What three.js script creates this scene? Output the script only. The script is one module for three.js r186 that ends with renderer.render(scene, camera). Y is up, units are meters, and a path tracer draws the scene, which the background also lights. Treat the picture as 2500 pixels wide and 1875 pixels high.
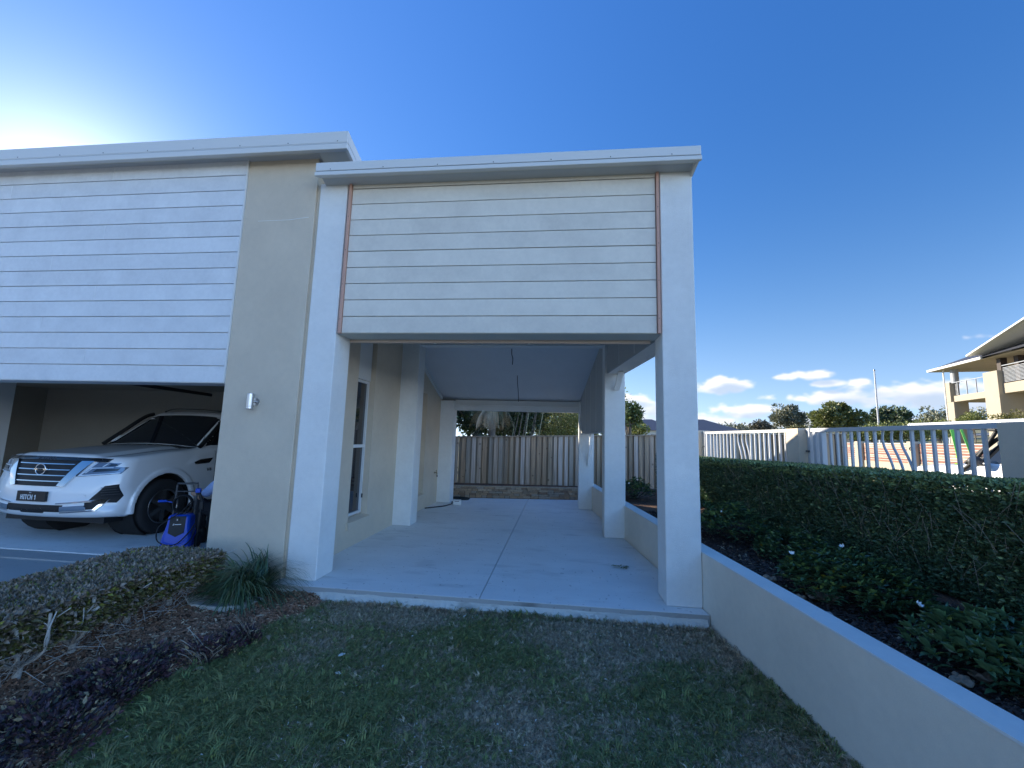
import * as THREE from 'three';
import { mergeGeometries, mergeVertices, toCreasedNormals } from 'three/addons/utils/BufferGeometryUtils.js';
import { TextGeometry } from 'three/addons/geometries/TextGeometry.js';
import { FontLoader } from 'three/addons/loaders/FontLoader.js';
import { RoundedBoxGeometry } from 'three/addons/geometries/RoundedBoxGeometry.js';
import { ImprovedNoise } from 'three/addons/math/ImprovedNoise.js';

// ---------------------------------------------------------------- camera, sky, sun, exposure
const scene = new THREE.Scene();
const camera = new THREE.PerspectiveCamera(84.42, 4 / 3, 0.05, 2000);
camera.position.set(2.5746, 1.5963, 4.5323);
camera.rotation.order = 'YXZ';
camera.rotation.set(0.1256, 0.1119, 0.02885);
camera.updateMatrixWorld();
scene.add(camera);

const renderer = new THREE.WebGLRenderer({ antialias: true });
renderer.setSize(1024, 768);
renderer.toneMapping = THREE.LinearToneMapping;
renderer.toneMappingExposure = 4.55;
renderer.outputColorSpace = THREE.SRGBColorSpace;
renderer.shadowMap.enabled = true;

const DEG = Math.PI / 180;
const SUN_EL = 18.6 * DEG, SUN_AZ = -54.5 * DEG;            // azimuth from -z towards +x
const sunDir = new THREE.Vector3(Math.sin(SUN_AZ) * Math.cos(SUN_EL), Math.sin(SUN_EL), -Math.cos(SUN_AZ) * Math.cos(SUN_EL));
const sun = new THREE.DirectionalLight(new THREE.Color(1, 0.90, 0.74), 2.2);
sun.position.copy(sunDir).multiplyScalar(60);
sun.castShadow = true;
sun.shadow.mapSize.set(4096, 4096);
Object.assign(sun.shadow.camera, { left: -30, right: 30, top: 30, bottom: -30, near: 1, far: 200 });
sun.shadow.radius = 1;
scene.add(sun, sun.target);

// seeded random numbers and tiling noise
function rng(seed) { let s = seed >>> 0; return () => { s = (s + 0x6D2B79F5) | 0; let t = Math.imul(s ^ (s >>> 15), 1 | s); t = (t + Math.imul(t ^ (t >>> 7), 61 | t)) ^ t; return ((t ^ (t >>> 14)) >>> 0) / 4294967296; }; }
function hash(x, y, s) { let h = Math.imul(x, 374761393) ^ Math.imul(y, 668265263) ^ Math.imul(s, 2147483647 - 61); h = Math.imul(h ^ (h >>> 13), 1274126177); return ((h ^ (h >>> 16)) >>> 0) / 4294967296; }
function vnoise(x, y, px, py, s) {                            // value noise, period px, py
  const xi = Math.floor(x), yi = Math.floor(y), fx = x - xi, fy = y - yi;
  const u = fx * fx * (3 - 2 * fx), v = fy * fy * (3 - 2 * fy);
  const m = (a, n) => ((a % n) + n) % n;
  const x0 = m(xi, px), x1 = m(xi + 1, px), y0 = m(yi, py), y1 = m(yi + 1, py);
  const a = hash(x0, y0, s), b = hash(x1, y0, s), c = hash(x0, y1, s), d = hash(x1, y1, s);
  return a + (b - a) * u + (c - a) * v + (a - b - c + d) * u * v;
}
function fbm(x, y, px, py, s, oct) { let r = 0, w = 0.5, t = 0; for (let i = 0; i < oct; i++) { r += w * vnoise(x, y, px, py, s + i * 17); t += w; w *= 0.5; x *= 2; y *= 2; px *= 2; py *= 2; } return r / t; }
const perlin = new ImprovedNoise();
const pn = (x, y, z) => perlin.noise(x, y, z);
const clamp = (x, a = 0, b = 1) => Math.min(b, Math.max(a, x));
const lerp = (a, b, t) => a + (b - a) * t;
const sstep = (a, b, x) => { const t = clamp((x - a) / (b - a)); return t * t * (3 - 2 * t); };

// a pixel of the 2500 x 1875 photograph as a direction; D is the depth along the optical axis in metres
const FPX = 1033.6;
function pix(px, py, D) {
  const v = new THREE.Vector3((px - 1250) / FPX, -(py - 937.5) / FPX, -1).multiplyScalar(D);
  return v.applyMatrix4(camera.matrixWorld);
}
function pixDir(px, py) { return pix(px, py, 1).sub(camera.position).normalize(); }

// ---- the sky: clear winter blue, low cumulus round the horizon
{
  const W = 3072, H = 1536, data = new Float32Array(W * H * 4);
  const Z = [0.018, 0.082, 0.275], Hz = [0.41, 0.54, 0.69], FALL = [9, 11.5, 14];
  const puffs = [];   // [az, el, half width, half height] of single clouds
  const addPuff = (x, y, hw, hh, k) => { const d = pixDir(x, y); puffs.push([Math.atan2(d.x, -d.z), Math.asin(d.y), hw * DEG, hh * DEG, k]); };
  addPuff(1768, 945, 2.6, 1.05, 1.0); addPuff(1925, 922, 1.5, 0.45, 0.7); addPuff(1990, 917, 2.2, 0.6, 0.85); addPuff(2030, 937, 1.4, 0.55, 0.8);
  addPuff(2098, 935, 0.9, 0.5, 0.8); addPuff(1885, 972, 1.4, 0.5, 0.75); addPuff(1940, 976, 2.0, 0.5, 0.6);
  addPuff(2200, 970, 6.5, 1.6, 1.05); addPuff(2060, 975, 3.5, 1.0, 1); addPuff(2290, 985, 4.5, 1.5, 1.05); addPuff(2350, 950, 2, 1, 0.9);
  addPuff(1755, 1002, 2.0, 0.7, 0.95); addPuff(1850, 1010, 5, 1.0, 0.9); addPuff(1720, 1030, 4, 1.1, 1); addPuff(1900, 1040, 5, 1.0, 0.95);
  addPuff(1540, 975, 2.5, 0.9, 0.9); addPuff(1580, 1010, 3.5, 1.8, 1.0); addPuff(2215, 1045, 3, 1, 0.9); addPuff(2405, 820, 0.8, 0.2, 0.2);
  const r = rng(5);
  for (let i = 0; i < 60; i++) {                              // the same kind of cloud all the way round
    const az = -Math.PI + r() * 2 * Math.PI, fwd = pixDir(1250, 900), a0 = Math.atan2(fwd.x, -fwd.z);
    let da = az - a0; da = Math.atan2(Math.sin(da), Math.cos(da));
    if (Math.abs(da) < 62 * DEG) continue;
    const el = (1.2 + 9 * r() * r()) * DEG; puffs.push([az, el, (1.5 + 4.5 * r()) * DEG, (0.5 + 1.0 * r()) * DEG, 0.7 + 0.35 * r()]);
  }
  const cloudAt = (az, el) => {
    let d = -1;
    for (const [a, e, hw, hh, k] of puffs) {
      let da = az - a; if (da > Math.PI) da -= 2 * Math.PI; if (da < -Math.PI) da += 2 * Math.PI;
      const u = da / hw; if (u > 1.7 || u < -1.7) continue;
      let v = (el - e) / hh; if (v < 0) v *= 1.5; if (v > 2 || v < -2) continue;
      d = Math.max(d, k * (1.0 - (u * u + v * v) * 0.62));
    }
    return d;
  };
  for (let j = 0; j < H; j++) {
    const el = ((j + 0.5) / H - 0.5) * Math.PI;
    for (let i = 0; i < W; i++) {
      const th = ((i + 0.5) / W - 0.5) * 2 * Math.PI;         // atan2(z, x)
      const ce = Math.cos(el), x = Math.cos(th) * ce, z = Math.sin(th) * ce, y = Math.sin(el);
      const o = (j * W + i) * 4, e = Math.max(0, el) / DEG;
      const k2 = Math.exp(-e / 4);
      const g = Math.acos(clamp(x * sunDir.x + y * sunDir.y + z * sunDir.z, -1, 1)) / DEG;
      const glow = 0.05 * Math.exp(-g / 20), core = 0.8 * Math.exp(-g / 4.0);
      const cg = Math.cos(g * DEG), skyGain = 0.42 + (cg > 0 ? 0.32 : 2.1) * cg * cg;        // Rayleigh shape; unseen side opposite the sun brightened to light the shade
      let c = [0, 1, 2].map(n => (lerp(Z[n], Hz[n], Math.exp(-e / FALL[n])) + 0.04 * k2) * skyGain);
      if (cg < 0) { c[0] *= 1 + 0.32 * cg * cg; c[1] *= 1 + 0.06 * cg * cg; c[2] *= 1 - 0.12 * cg * cg; }   // paler opposite the sun
      c[0] += glow + core; c[1] += glow * 0.95 + core * 0.97; c[2] += glow * 0.75 + core * 0.9;
      if (el > 0 && el < 16 * DEG) {
        const az = Math.atan2(x, -z);
        const uu = (az / (2 * Math.PI) + 0.5);
        let d = cloudAt(az, el);
        if (d > -0.5) {
          const n = fbm(uu * 110, el / DEG * 0.75, 110, 4096, 31, 5), n2 = fbm(uu * 360, el / DEG * 2.2, 360, 4096, 77, 4);
          d = d + (n - 0.5) * 1.7 + (n2 - 0.5) * 1.1;
          const a = sstep(0.12, 0.85, d) * sstep(0, 1.2, e) ;
          if (a > 0) {
            const up = cloudAt(az - 0.012, el + 0.013) + (fbm(uu * 110 - 0.35, (el / DEG + 0.8) * 0.75, 110, 4096, 31, 4) - 0.5) * 1.5;
            const sh = sstep(0.1, 1.1, up);                   // more cloud towards the sun: darker
            const cc = [lerp(0.27, 0.145, sh), lerp(0.265, 0.172, sh), lerp(0.275, 0.215, sh)].map(q => q * (0.75 + 0.5 * skyGain));
            for (let n = 0; n < 3; n++) c[n] = lerp(c[n], cc[n], a * 0.92);
          }
        }
      }
      data[o] = c[0]; data[o + 1] = c[1]; data[o + 2] = c[2]; data[o + 3] = 1;
    }
  }
  const t = new THREE.DataTexture(data, W, H, THREE.RGBAFormat, THREE.FloatType);
  t.mapping = THREE.EquirectangularReflectionMapping; t.magFilter = THREE.LinearFilter; t.minFilter = THREE.LinearFilter; t.needsUpdate = true;
  scene.background = t; scene.environment = t;
}

// ---------------------------------------------------------------- helpers
const taken = new Map();
function numbered(name) { const n = taken.get(name) || 0; taken.set(name, n + 1); return n ? `${name}_${String(n).padStart(3, '0')}` : name; }
function shadows(o) { o.castShadow = true; o.receiveShadow = true; return o; }
function thing(name, label, category, pos = [0, 0, 0], turn = 0, group) {
  const o = new THREE.Group(); o.name = numbered(name); o.position.set(...pos); o.rotation.y = turn;
  o.userData = { label, category }; if (group) o.userData.group = group;
  scene.add(o); return o;
}
function part(name, geo, mat, parent, label) {
  const m = shadows(new THREE.Mesh(Array.isArray(geo) ? merge(geo) : geo, mat)); m.name = name; if (label) m.userData.label = label; parent.add(m); return m;
}
function single(name, label, category, geo, mat, pos, group) {
  const m = shadows(new THREE.Mesh(Array.isArray(geo) ? merge(geo) : geo, mat)); m.name = numbered(name); m.userData = { label, category }; if (group) m.userData.group = group;
  if (pos) m.position.set(...pos); scene.add(m); return m;
}
function struct(name, label, category, geo, mat) { const m = single(name, label, category, geo, mat); m.userData.kind = 'structure'; return m; }
function merge(list) {
  const l = list.map(g => { g = g.index ? g.toNonIndexed() : g; for (const k of Object.keys(g.attributes)) if (!['position', 'normal', 'uv'].includes(k)) g.deleteAttribute(k); if (!g.attributes.uv) boxUV(g); return g; });
  return l.length === 1 ? l[0] : mergeGeometries(l);
}
function boxUV(g) {                                            // uv in metres from the facing axis of each triangle
  if (g.index) g = g.toNonIndexed();
  if (!g.attributes.normal) g.computeVertexNormals();
  const p = g.attributes.position, uv = new Float32Array(p.count * 2), a = new THREE.Vector3(), b = new THREE.Vector3(), c = new THREE.Vector3(), n = new THREE.Vector3();
  for (let i = 0; i < p.count; i += 3) {
    a.fromBufferAttribute(p, i); b.fromBufferAttribute(p, i + 1); c.fromBufferAttribute(p, i + 2);
    n.copy(b).sub(a).cross(c.clone().sub(a)); const ax = Math.abs(n.x), ay = Math.abs(n.y), az = Math.abs(n.z);
    for (let k = 0; k < 3; k++) {
      const x = p.getX(i + k), y = p.getY(i + k), z = p.getZ(i + k);
      const u = ax >= ay && ax >= az ? z : x, v = ay > ax && ay >= az ? z : y;
      uv[(i + k) * 2] = u; uv[(i + k) * 2 + 1] = v;
    }
  }
  g.setAttribute('uv', new THREE.BufferAttribute(uv, 2)); return g;
}
function box(x0, x1, y0, y1, z0, z1, bev = 0) {
  const w = x1 - x0, h = y1 - y0, d = z1 - z0;
  let g = bev > 0 ? new RoundedBoxGeometry(w, h, d, 2, Math.min(bev, w / 2.01, h / 2.01, d / 2.01)) : new THREE.BoxGeometry(w, h, d);
  g.translate((x0 + x1) / 2, (y0 + y1) / 2, (z0 + z1) / 2);
  return boxUV(g);
}
function hexa(b, t) {                                          // bottom four corners (counter-clockwise seen from above) and top four
  const P = [...b, ...t], f = [[0, 3, 2, 1], [4, 5, 6, 7], [0, 1, 5, 4], [1, 2, 6, 5], [2, 3, 7, 6], [3, 0, 4, 7]], v = [];
  for (const q of f) for (const k of [q[0], q[1], q[2], q[0], q[2], q[3]]) v.push(...P[k]);
  const g = new THREE.BufferGeometry(); g.setAttribute('position', new THREE.BufferAttribute(new Float32Array(v), 3)); g.computeVertexNormals();
  return boxUV(g);
}
function tube(pts, r, seg = 8, n) { const c = new THREE.CatmullRomCurve3(pts.map(p => new THREE.Vector3(...p))); return new THREE.TubeGeometry(c, n || pts.length * 4, r, seg, false); }
function rod(a, b, r0, r1 = r0, seg = 8) {
  const A = new THREE.Vector3(...a), B = new THREE.Vector3(...b), d = B.clone().sub(A), g = new THREE.CylinderGeometry(r1, r0, d.length(), seg, 1);
  g.applyQuaternion(new THREE.Quaternion().setFromUnitVectors(new THREE.Vector3(0, 1, 0), d.clone().normalize())); g.translate(...A.add(B).multiplyScalar(0.5).toArray()); return g;
}
function bar(a, b, w, h, up = [0, 1, 0]) {                     // square bar from a to b
  const A = new THREE.Vector3(...a), B = new THREE.Vector3(...b), d = B.clone().sub(A), L = d.length(); d.normalize();
  const U = new THREE.Vector3(...up); if (Math.abs(U.dot(d)) > 0.99) U.set(0, 0, 1);
  const s = new THREE.Vector3().crossVectors(d, U).normalize(), u = new THREE.Vector3().crossVectors(s, d);
  const g = new THREE.BoxGeometry(w, h, L); g.applyMatrix4(new THREE.Matrix4().makeBasis(s, u, d.clone().negate())); g.translate(...A.add(B).multiplyScalar(0.5).toArray());
  return boxUV(g);
}
function extr(pts, depth, holes = [], bevel = 0) {            // polygon in x, y extruded along +z
  const s = new THREE.Shape(pts.map(p => new THREE.Vector2(...p)));
  for (const h of holes) s.holes.push(new THREE.Path(h.map(p => new THREE.Vector2(...p))));
  return boxUV(new THREE.ExtrudeGeometry(s, { depth, bevelEnabled: bevel > 0, bevelSize: bevel, bevelThickness: bevel, bevelSegments: 2, curveSegments: 16 }));
}
// polygon given as (z, y) pairs, extruded from x0 to x1
function extrX(zy, x0, x1, holes = []) {
  const f = l => l.map(([z, y]) => [-z, y]);
  const g = extr(f(zy), x1 - x0, holes.map(f)); g.rotateY(Math.PI / 2); g.translate(x0, 0, 0);   // shape x -> -z
  return boxUV(g);
}

// textures computed from noise; value functions get u, v in 0..1 and pixel indices
function tex(size, fn, srgb, span) {
  const d = new Uint8Array(size * size * 4);
  for (let j = 0; j < size; j++) for (let i = 0; i < size; i++) { const c = fn(i / size, j / size, i, j), o = (j * size + i) * 4; d[o] = clamp(c[0]) * 255; d[o + 1] = clamp(c[1]) * 255; d[o + 2] = clamp(c[2]) * 255; d[o + 3] = 255; }
  const t = new THREE.DataTexture(d, size, size, THREE.RGBAFormat); t.wrapS = t.wrapT = THREE.RepeatWrapping; t.magFilter = THREE.LinearFilter; t.minFilter = THREE.LinearMipmapLinearFilter; t.generateMipmaps = true;
  if (srgb) t.colorSpace = THREE.SRGBColorSpace; if (span) t.repeat.set(1 / span, 1 / span); t.needsUpdate = true; return t;
}
const toS = l => l <= 0.0031308 ? 12.92 * l : 1.055 * Math.pow(l, 1 / 2.4) - 0.055;
const lin = (r, g, b) => new THREE.Color().setRGB(r, g, b);
function mapTex(size, span, fn) { return tex(size, (u, v, i, j) => fn(u, v, i, j).map(toS), true, span); }   // fn gives linear colour
const grainBump = tex(512, (u, v, i, j) => { const n = 0.55 * fbm(u * 128, v * 128, 128, 128, 3, 2) + 0.3 * hash(i, j, 9) + 0.15 * fbm(u * 16, v * 16, 16, 16, 5, 2); return [n, n, n]; }, false, 0.45);
function mat(c, rough = 0.8, extra = {}) { return new THREE.MeshStandardMaterial({ color: Array.isArray(c) ? lin(...c) : c, roughness: rough, ...extra }); }
function mottled(c, amt, size, span, seed, rough, extra = {}, spots = 0) {
  const map = mapTex(size, span, (u, v, i, j) => {
    const n = fbm(u * 6, v * 6, 6, 6, seed, 6) - 0.5, m = fbm(u * 48, v * 48, 48, 48, seed + 3, 3) - 0.5, h = hash(i, j, seed) - 0.5;
    let k = 1 + amt * (1.5 * n + 0.7 * m + 0.35 * h);
    if (spots) { const s = fbm(u * 70, v * 70, 70, 70, seed + 9, 2); if (s > 0.83) k *= 1 - spots * (s - 0.83) * 5; }
    return [c[0] * k, c[1] * k * (1 + 0.05 * amt * n), c[2] * k];
  });
  return new THREE.MeshStandardMaterial({ map, roughness: rough, ...extra });
}
const M = {
  white: mottled([0.85, 0.835, 0.79], 0.1, 512, 1.9, 11, 0.85, { bumpMap: grainBump, bumpScale: 0.0045 }),
  beige: mottled([0.68, 0.575, 0.44], 0.09, 512, 2.3, 21, 0.85, { bumpMap: grainBump, bumpScale: 0.003 }),
  boardA: mottled([0.76, 0.76, 0.75], 0.10, 512, 1.7, 31, 0.7, { bumpMap: grainBump, bumpScale: 0.0006 }),
  boardB: mottled([0.74, 0.70, 0.61], 0.16, 512, 1.4, 41, 0.75, { bumpMap: grainBump, bumpScale: 0.0008 }),
  metalCream: mat([0.72, 0.71, 0.67], 0.42),
  soffit: mottled([0.66, 0.64, 0.56], 0.06, 256, 1.6, 51, 0.8),
  ceiling: mottled([0.68, 0.69, 0.70], 0.05, 256, 2.2, 52, 0.7),
  primed: mottled([0.62, 0.36, 0.27], 0.12, 256, 0.6, 61, 0.8),        // pink primed timber
  primedPale: mottled([0.66, 0.52, 0.42], 0.1, 256, 0.6, 62, 0.8),
  lining: mottled([0.50, 0.49, 0.46], 0.07, 256, 1.5, 71, 0.8),
  roofMetal: mat([0.55, 0.56, 0.55], 0.45, { metalness: 0.2 }),
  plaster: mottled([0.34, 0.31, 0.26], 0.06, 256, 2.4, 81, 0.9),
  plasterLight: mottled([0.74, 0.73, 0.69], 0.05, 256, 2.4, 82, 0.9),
  black: mat([0.012, 0.012, 0.013], 0.55), rubber: mat([0.018, 0.018, 0.019], 0.85), darkGrey: mat([0.06, 0.062, 0.065], 0.5),
  glassDark: new THREE.MeshPhysicalMaterial({ color: lin(0.012, 0.014, 0.018), roughness: 0.03, clearcoat: 0.6, clearcoatRoughness: 0.02 }),
  chrome: mat([0.75, 0.76, 0.78], 0.09, { metalness: 1 }), steel: mat([0.55, 0.55, 0.56], 0.28, { metalness: 1 }),
  brass: mat([0.3, 0.24, 0.14], 0.45, { metalness: 0.8 }),
  frameWhite: mat([0.76, 0.76, 0.74], 0.45),
};
// surface nets: a smooth closed mesh round f < 0
function surfaceNets(f, [x0, y0, z0], [x1, y1, z1], h) {
  const nx = Math.ceil((x1 - x0) / h) + 1, ny = Math.ceil((y1 - y0) / h) + 1, nz = Math.ceil((z1 - z0) / h) + 1;
  const F = new Float32Array(nx * ny * nz), id = (i, j, k) => i + nx * (j + ny * k);
  for (let k = 0; k < nz; k++) for (let j = 0; j < ny; j++) for (let i = 0; i < nx; i++) F[id(i, j, k)] = f(x0 + i * h, y0 + j * h, z0 + k * h);
  const V = new Int32Array(nx * ny * nz).fill(-1), pos = [], idx = [];
  const cs = []; for (let c = 0; c < 8; c++) cs.push([c & 1, (c >> 1) & 1, c >> 2]);
  const es = [[0, 1], [2, 3], [4, 5], [6, 7], [0, 2], [1, 3], [4, 6], [5, 7], [0, 4], [1, 5], [2, 6], [3, 7]];
  for (let k = 0; k < nz - 1; k++) for (let j = 0; j < ny - 1; j++) for (let i = 0; i < nx - 1; i++) {
    const v = cs.map(c => F[id(i + c[0], j + c[1], k + c[2])]); let neg = 0; for (const q of v) if (q < 0) neg++;
    if (!neg || neg === 8) continue;
    let sx = 0, sy = 0, sz = 0, n = 0;
    for (const [a, b] of es) if ((v[a] < 0) !== (v[b] < 0)) { const t = v[a] / (v[a] - v[b]); sx += cs[a][0] + t * (cs[b][0] - cs[a][0]); sy += cs[a][1] + t * (cs[b][1] - cs[a][1]); sz += cs[a][2] + t * (cs[b][2] - cs[a][2]); n++; }
    V[id(i, j, k)] = pos.length / 3; pos.push(x0 + (i + sx / n) * h, y0 + (j + sy / n) * h, z0 + (k + sz / n) * h);
  }
  const quad = (a, b, c, d, flip) => { if (flip) idx.push(a, c, b, a, d, c); else idx.push(a, b, c, a, c, d); };
  for (let k = 1; k < nz - 1; k++) for (let j = 1; j < ny - 1; j++) for (let i = 1; i < nx - 1; i++) {
    const a = F[id(i, j, k)] < 0;
    if (a !== F[id(i + 1, j, k)] < 0) quad(V[id(i, j - 1, k - 1)], V[id(i, j, k - 1)], V[id(i, j, k)], V[id(i, j - 1, k)], !a);
    if (a !== F[id(i, j + 1, k)] < 0) quad(V[id(i - 1, j, k - 1)], V[id(i - 1, j, k)], V[id(i, j, k)], V[id(i, j, k - 1)], !a);
    if (a !== F[id(i, j, k + 1)] < 0) quad(V[id(i - 1, j - 1, k)], V[id(i, j - 1, k)], V[id(i, j, k)], V[id(i - 1, j, k)], !a);
  }
  const g = new THREE.BufferGeometry(); g.setAttribute('position', new THREE.BufferAttribute(new Float32Array(pos), 3)); g.setIndex(idx);
  const nr = new Float32Array(pos.length), e = h * 0.35;
  for (let i = 0; i < pos.length; i += 3) {
    const [x, y, z] = [pos[i], pos[i + 1], pos[i + 2]];
    let a = f(x + e, y, z) - f(x - e, y, z), b = f(x, y + e, z) - f(x, y - e, z), c = f(x, y, z + e) - f(x, y, z - e); const l = Math.hypot(a, b, c) || 1;
    nr[i] = a / l; nr[i + 1] = b / l; nr[i + 2] = c / l;
  }
  g.setAttribute('normal', new THREE.BufferAttribute(nr, 3)); g.setAttribute('uv', new THREE.BufferAttribute(new Float32Array(pos.length / 3 * 2), 2));
  return g;
}
const smin = (a, b, k) => { const h = Math.max(k - Math.abs(a - b), 0) / k; return Math.min(a, b) - h * h * k * 0.25; };
const smax = (a, b, k) => -smin(-a, -b, k);
// leaves
function leafGeo(L, W, fold = 0.25, curl = 0.15) {
  const p = [0, 0, 0, W * 0.5, fold * W * 0.5, L * 0.35, W * 0.42, fold * W * 0.4, L * 0.62, 0, -curl * L, L, -W * 0.42, fold * W * 0.4, L * 0.62, -W * 0.5, fold * W * 0.5, L * 0.35, 0, -curl * L * 0.2, L * 0.5];
  const g = new THREE.BufferGeometry(); g.setAttribute('position', new THREE.BufferAttribute(new Float32Array(p), 3)); g.setIndex([0, 6, 1, 1, 6, 2, 2, 6, 3, 3, 6, 4, 4, 6, 5, 5, 6, 0]); g.computeVertexNormals();
  g.setAttribute('uv', new THREE.BufferAttribute(new Float32Array(14), 2)); return g;
}
const leafMat = (rough = 0.55, tr = 0.25) => new THREE.MeshPhysicalMaterial({ color: 0xffffff, roughness: rough, side: THREE.DoubleSide, ...(tr ? { transmission: tr, thickness: 0 } : {}) });
function scatter(name, parent, geo, material, n, place, kind = true) {   // place(i) -> {p, dir?, roll?, s, c} or null
  const ms = [], cols = [], q = new THREE.Quaternion(), q2 = new THREE.Quaternion(), m = new THREE.Matrix4(), zAx = new THREE.Vector3(0, 0, 1), v = new THREE.Vector3();
  for (let i = 0; i < n; i++) {
    const o = place(i); if (!o) continue;
    v.set(...o.d).normalize(); q.setFromUnitVectors(zAx, v); q2.setFromAxisAngle(zAx, o.roll || 0); q.multiply(q2);
    m.compose(new THREE.Vector3(...o.p), q, Array.isArray(o.s) ? new THREE.Vector3(...o.s) : new THREE.Vector3(o.s, o.s, o.s)); ms.push(m.clone()); cols.push(o.c);
  }
  const im = new THREE.InstancedMesh(geo, material, ms.length); im.name = name; const c = new THREE.Color();
  ms.forEach((x, i) => { im.setMatrixAt(i, x); im.setColorAt(i, c.setRGB(...cols[i])); });
  im.castShadow = im.receiveShadow = true; if (kind) im.userData.kind = 'stuff'; parent.add(im); return im;
}
const font = await new FontLoader().loadAsync('fonts/droid/droid_sans_bold.typeface.json');
function text(str, size, depth = 0.003) { const g = new TextGeometry(str, { font, size, depth, curveSegments: 5, bevelEnabled: false }); g.computeBoundingBox(); const b = g.boundingBox; g.translate(-(b.min.x + b.max.x) / 2, -(b.min.y + b.max.y) / 2, 0); return g; }
// ---------------------------------------------------------------- ground
const bound = z => 4.0 + 0.113 * z;                            // the skewed side boundary: garden face of the low wall
const terrainY = (x, z) => {
  const a = sstep(7.5, 16, x), b = Math.max(0, x - 15) * 0.088;
  const back = sstep(-7, -14, z) * (1 - a) * 0.05;
  return -0.2 + a * 0.75 + Math.min(b, 4.2) + back + (x > 6.5 ? 0.04 * pn(x * 0.2, z * 0.2, 3) : 0);
};
{
  const xs = [], zs = []; for (let i = 0; i <= 90; i++) xs.push(Math.sign(i - 45) * (Math.abs(i - 45) / 45) ** 3 * 700 + 4); for (let i = 0; i <= 90; i++) zs.push(Math.sign(i - 45) * (Math.abs(i - 45) / 45) ** 3 * 700);
  const v = [], id = [], uv = [];
  zs.forEach(z => xs.forEach(x => { v.push(x, terrainY(x, z), z); uv.push(x, z); }));
  for (let j = 0; j < 90; j++) for (let i = 0; i < 90; i++) { const a = j * 91 + i; id.push(a, a + 91, a + 1, a + 1, a + 91, a + 92); }
  const g = new THREE.BufferGeometry(); g.setAttribute('position', new THREE.BufferAttribute(new Float32Array(v), 3)); g.setAttribute('uv', new THREE.BufferAttribute(new Float32Array(uv), 2)); g.setIndex(id); g.computeVertexNormals();
  const m = mapTex(512, 9, (u, w) => { const n = fbm(u * 8, w * 8, 8, 8, 401, 6), k = sstep(0.35, 0.7, n); return [lerp(0.13, 0.26, k), lerp(0.145, 0.225, k), lerp(0.06, 0.125, k)]; });
  struct('ground', 'grassy ground running out to the distant trees', 'ground', g, new THREE.MeshStandardMaterial({ map: m, roughness: 0.95 }));
}
const concreteMap = (c, seed, stain) => mapTex(1024, 4.2, (u, v, i, j) => {
  const big = fbm(u * 4, v * 4, 4, 4, seed, 5), mid = fbm(u * 18, v * 18, 18, 18, seed + 2, 4), streak = fbm(u * 5, v * 34, 5, 34, seed + 5, 4), h = hash(i, j, seed);
  let k = 1 + 0.16 * (big - 0.5) + 0.08 * (mid - 0.5) + 0.08 * (streak - 0.5) + 0.05 * (h - 0.5);
  const s = fbm(u * 9, v * 26, 9, 26, seed + 8, 5); if (s > 0.62) k *= 1 - stain * (s - 0.62) * 1.7;
  const sp = fbm(u * 120, v * 120, 120, 120, seed + 7, 1); if (sp > 0.93) k *= 0.72;
  return [c[0] * k, c[1] * k, c[2] * k];
});
const concreteBump = tex(512, (u, v, i, j) => { const n = 0.6 * fbm(u * 40, v * 40, 40, 40, 91, 4) + 0.4 * hash(i, j, 92); return [n, n, n]; }, false, 1.1);
M.slab = new THREE.MeshStandardMaterial({ map: concreteMap([0.77, 0.765, 0.74], 101, 0.45), roughness: 0.6, bumpMap: concreteBump, bumpScale: 0.0012 });
M.drive = new THREE.MeshStandardMaterial({ map: concreteMap([0.38, 0.375, 0.36], 131, 0.9), roughness: 0.75, bumpMap: concreteBump, bumpScale: 0.002 });
M.rough = new THREE.MeshStandardMaterial({ map: concreteMap([0.62, 0.59, 0.52], 171, 1.6), roughness: 0.95, bumpMap: concreteBump, bumpScale: 0.008 });
M.edge = new THREE.MeshStandardMaterial({ map: concreteMap([0.42, 0.41, 0.385], 181, 1.4), roughness: 0.9, bumpMap: concreteBump, bumpScale: 0.004 });
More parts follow.
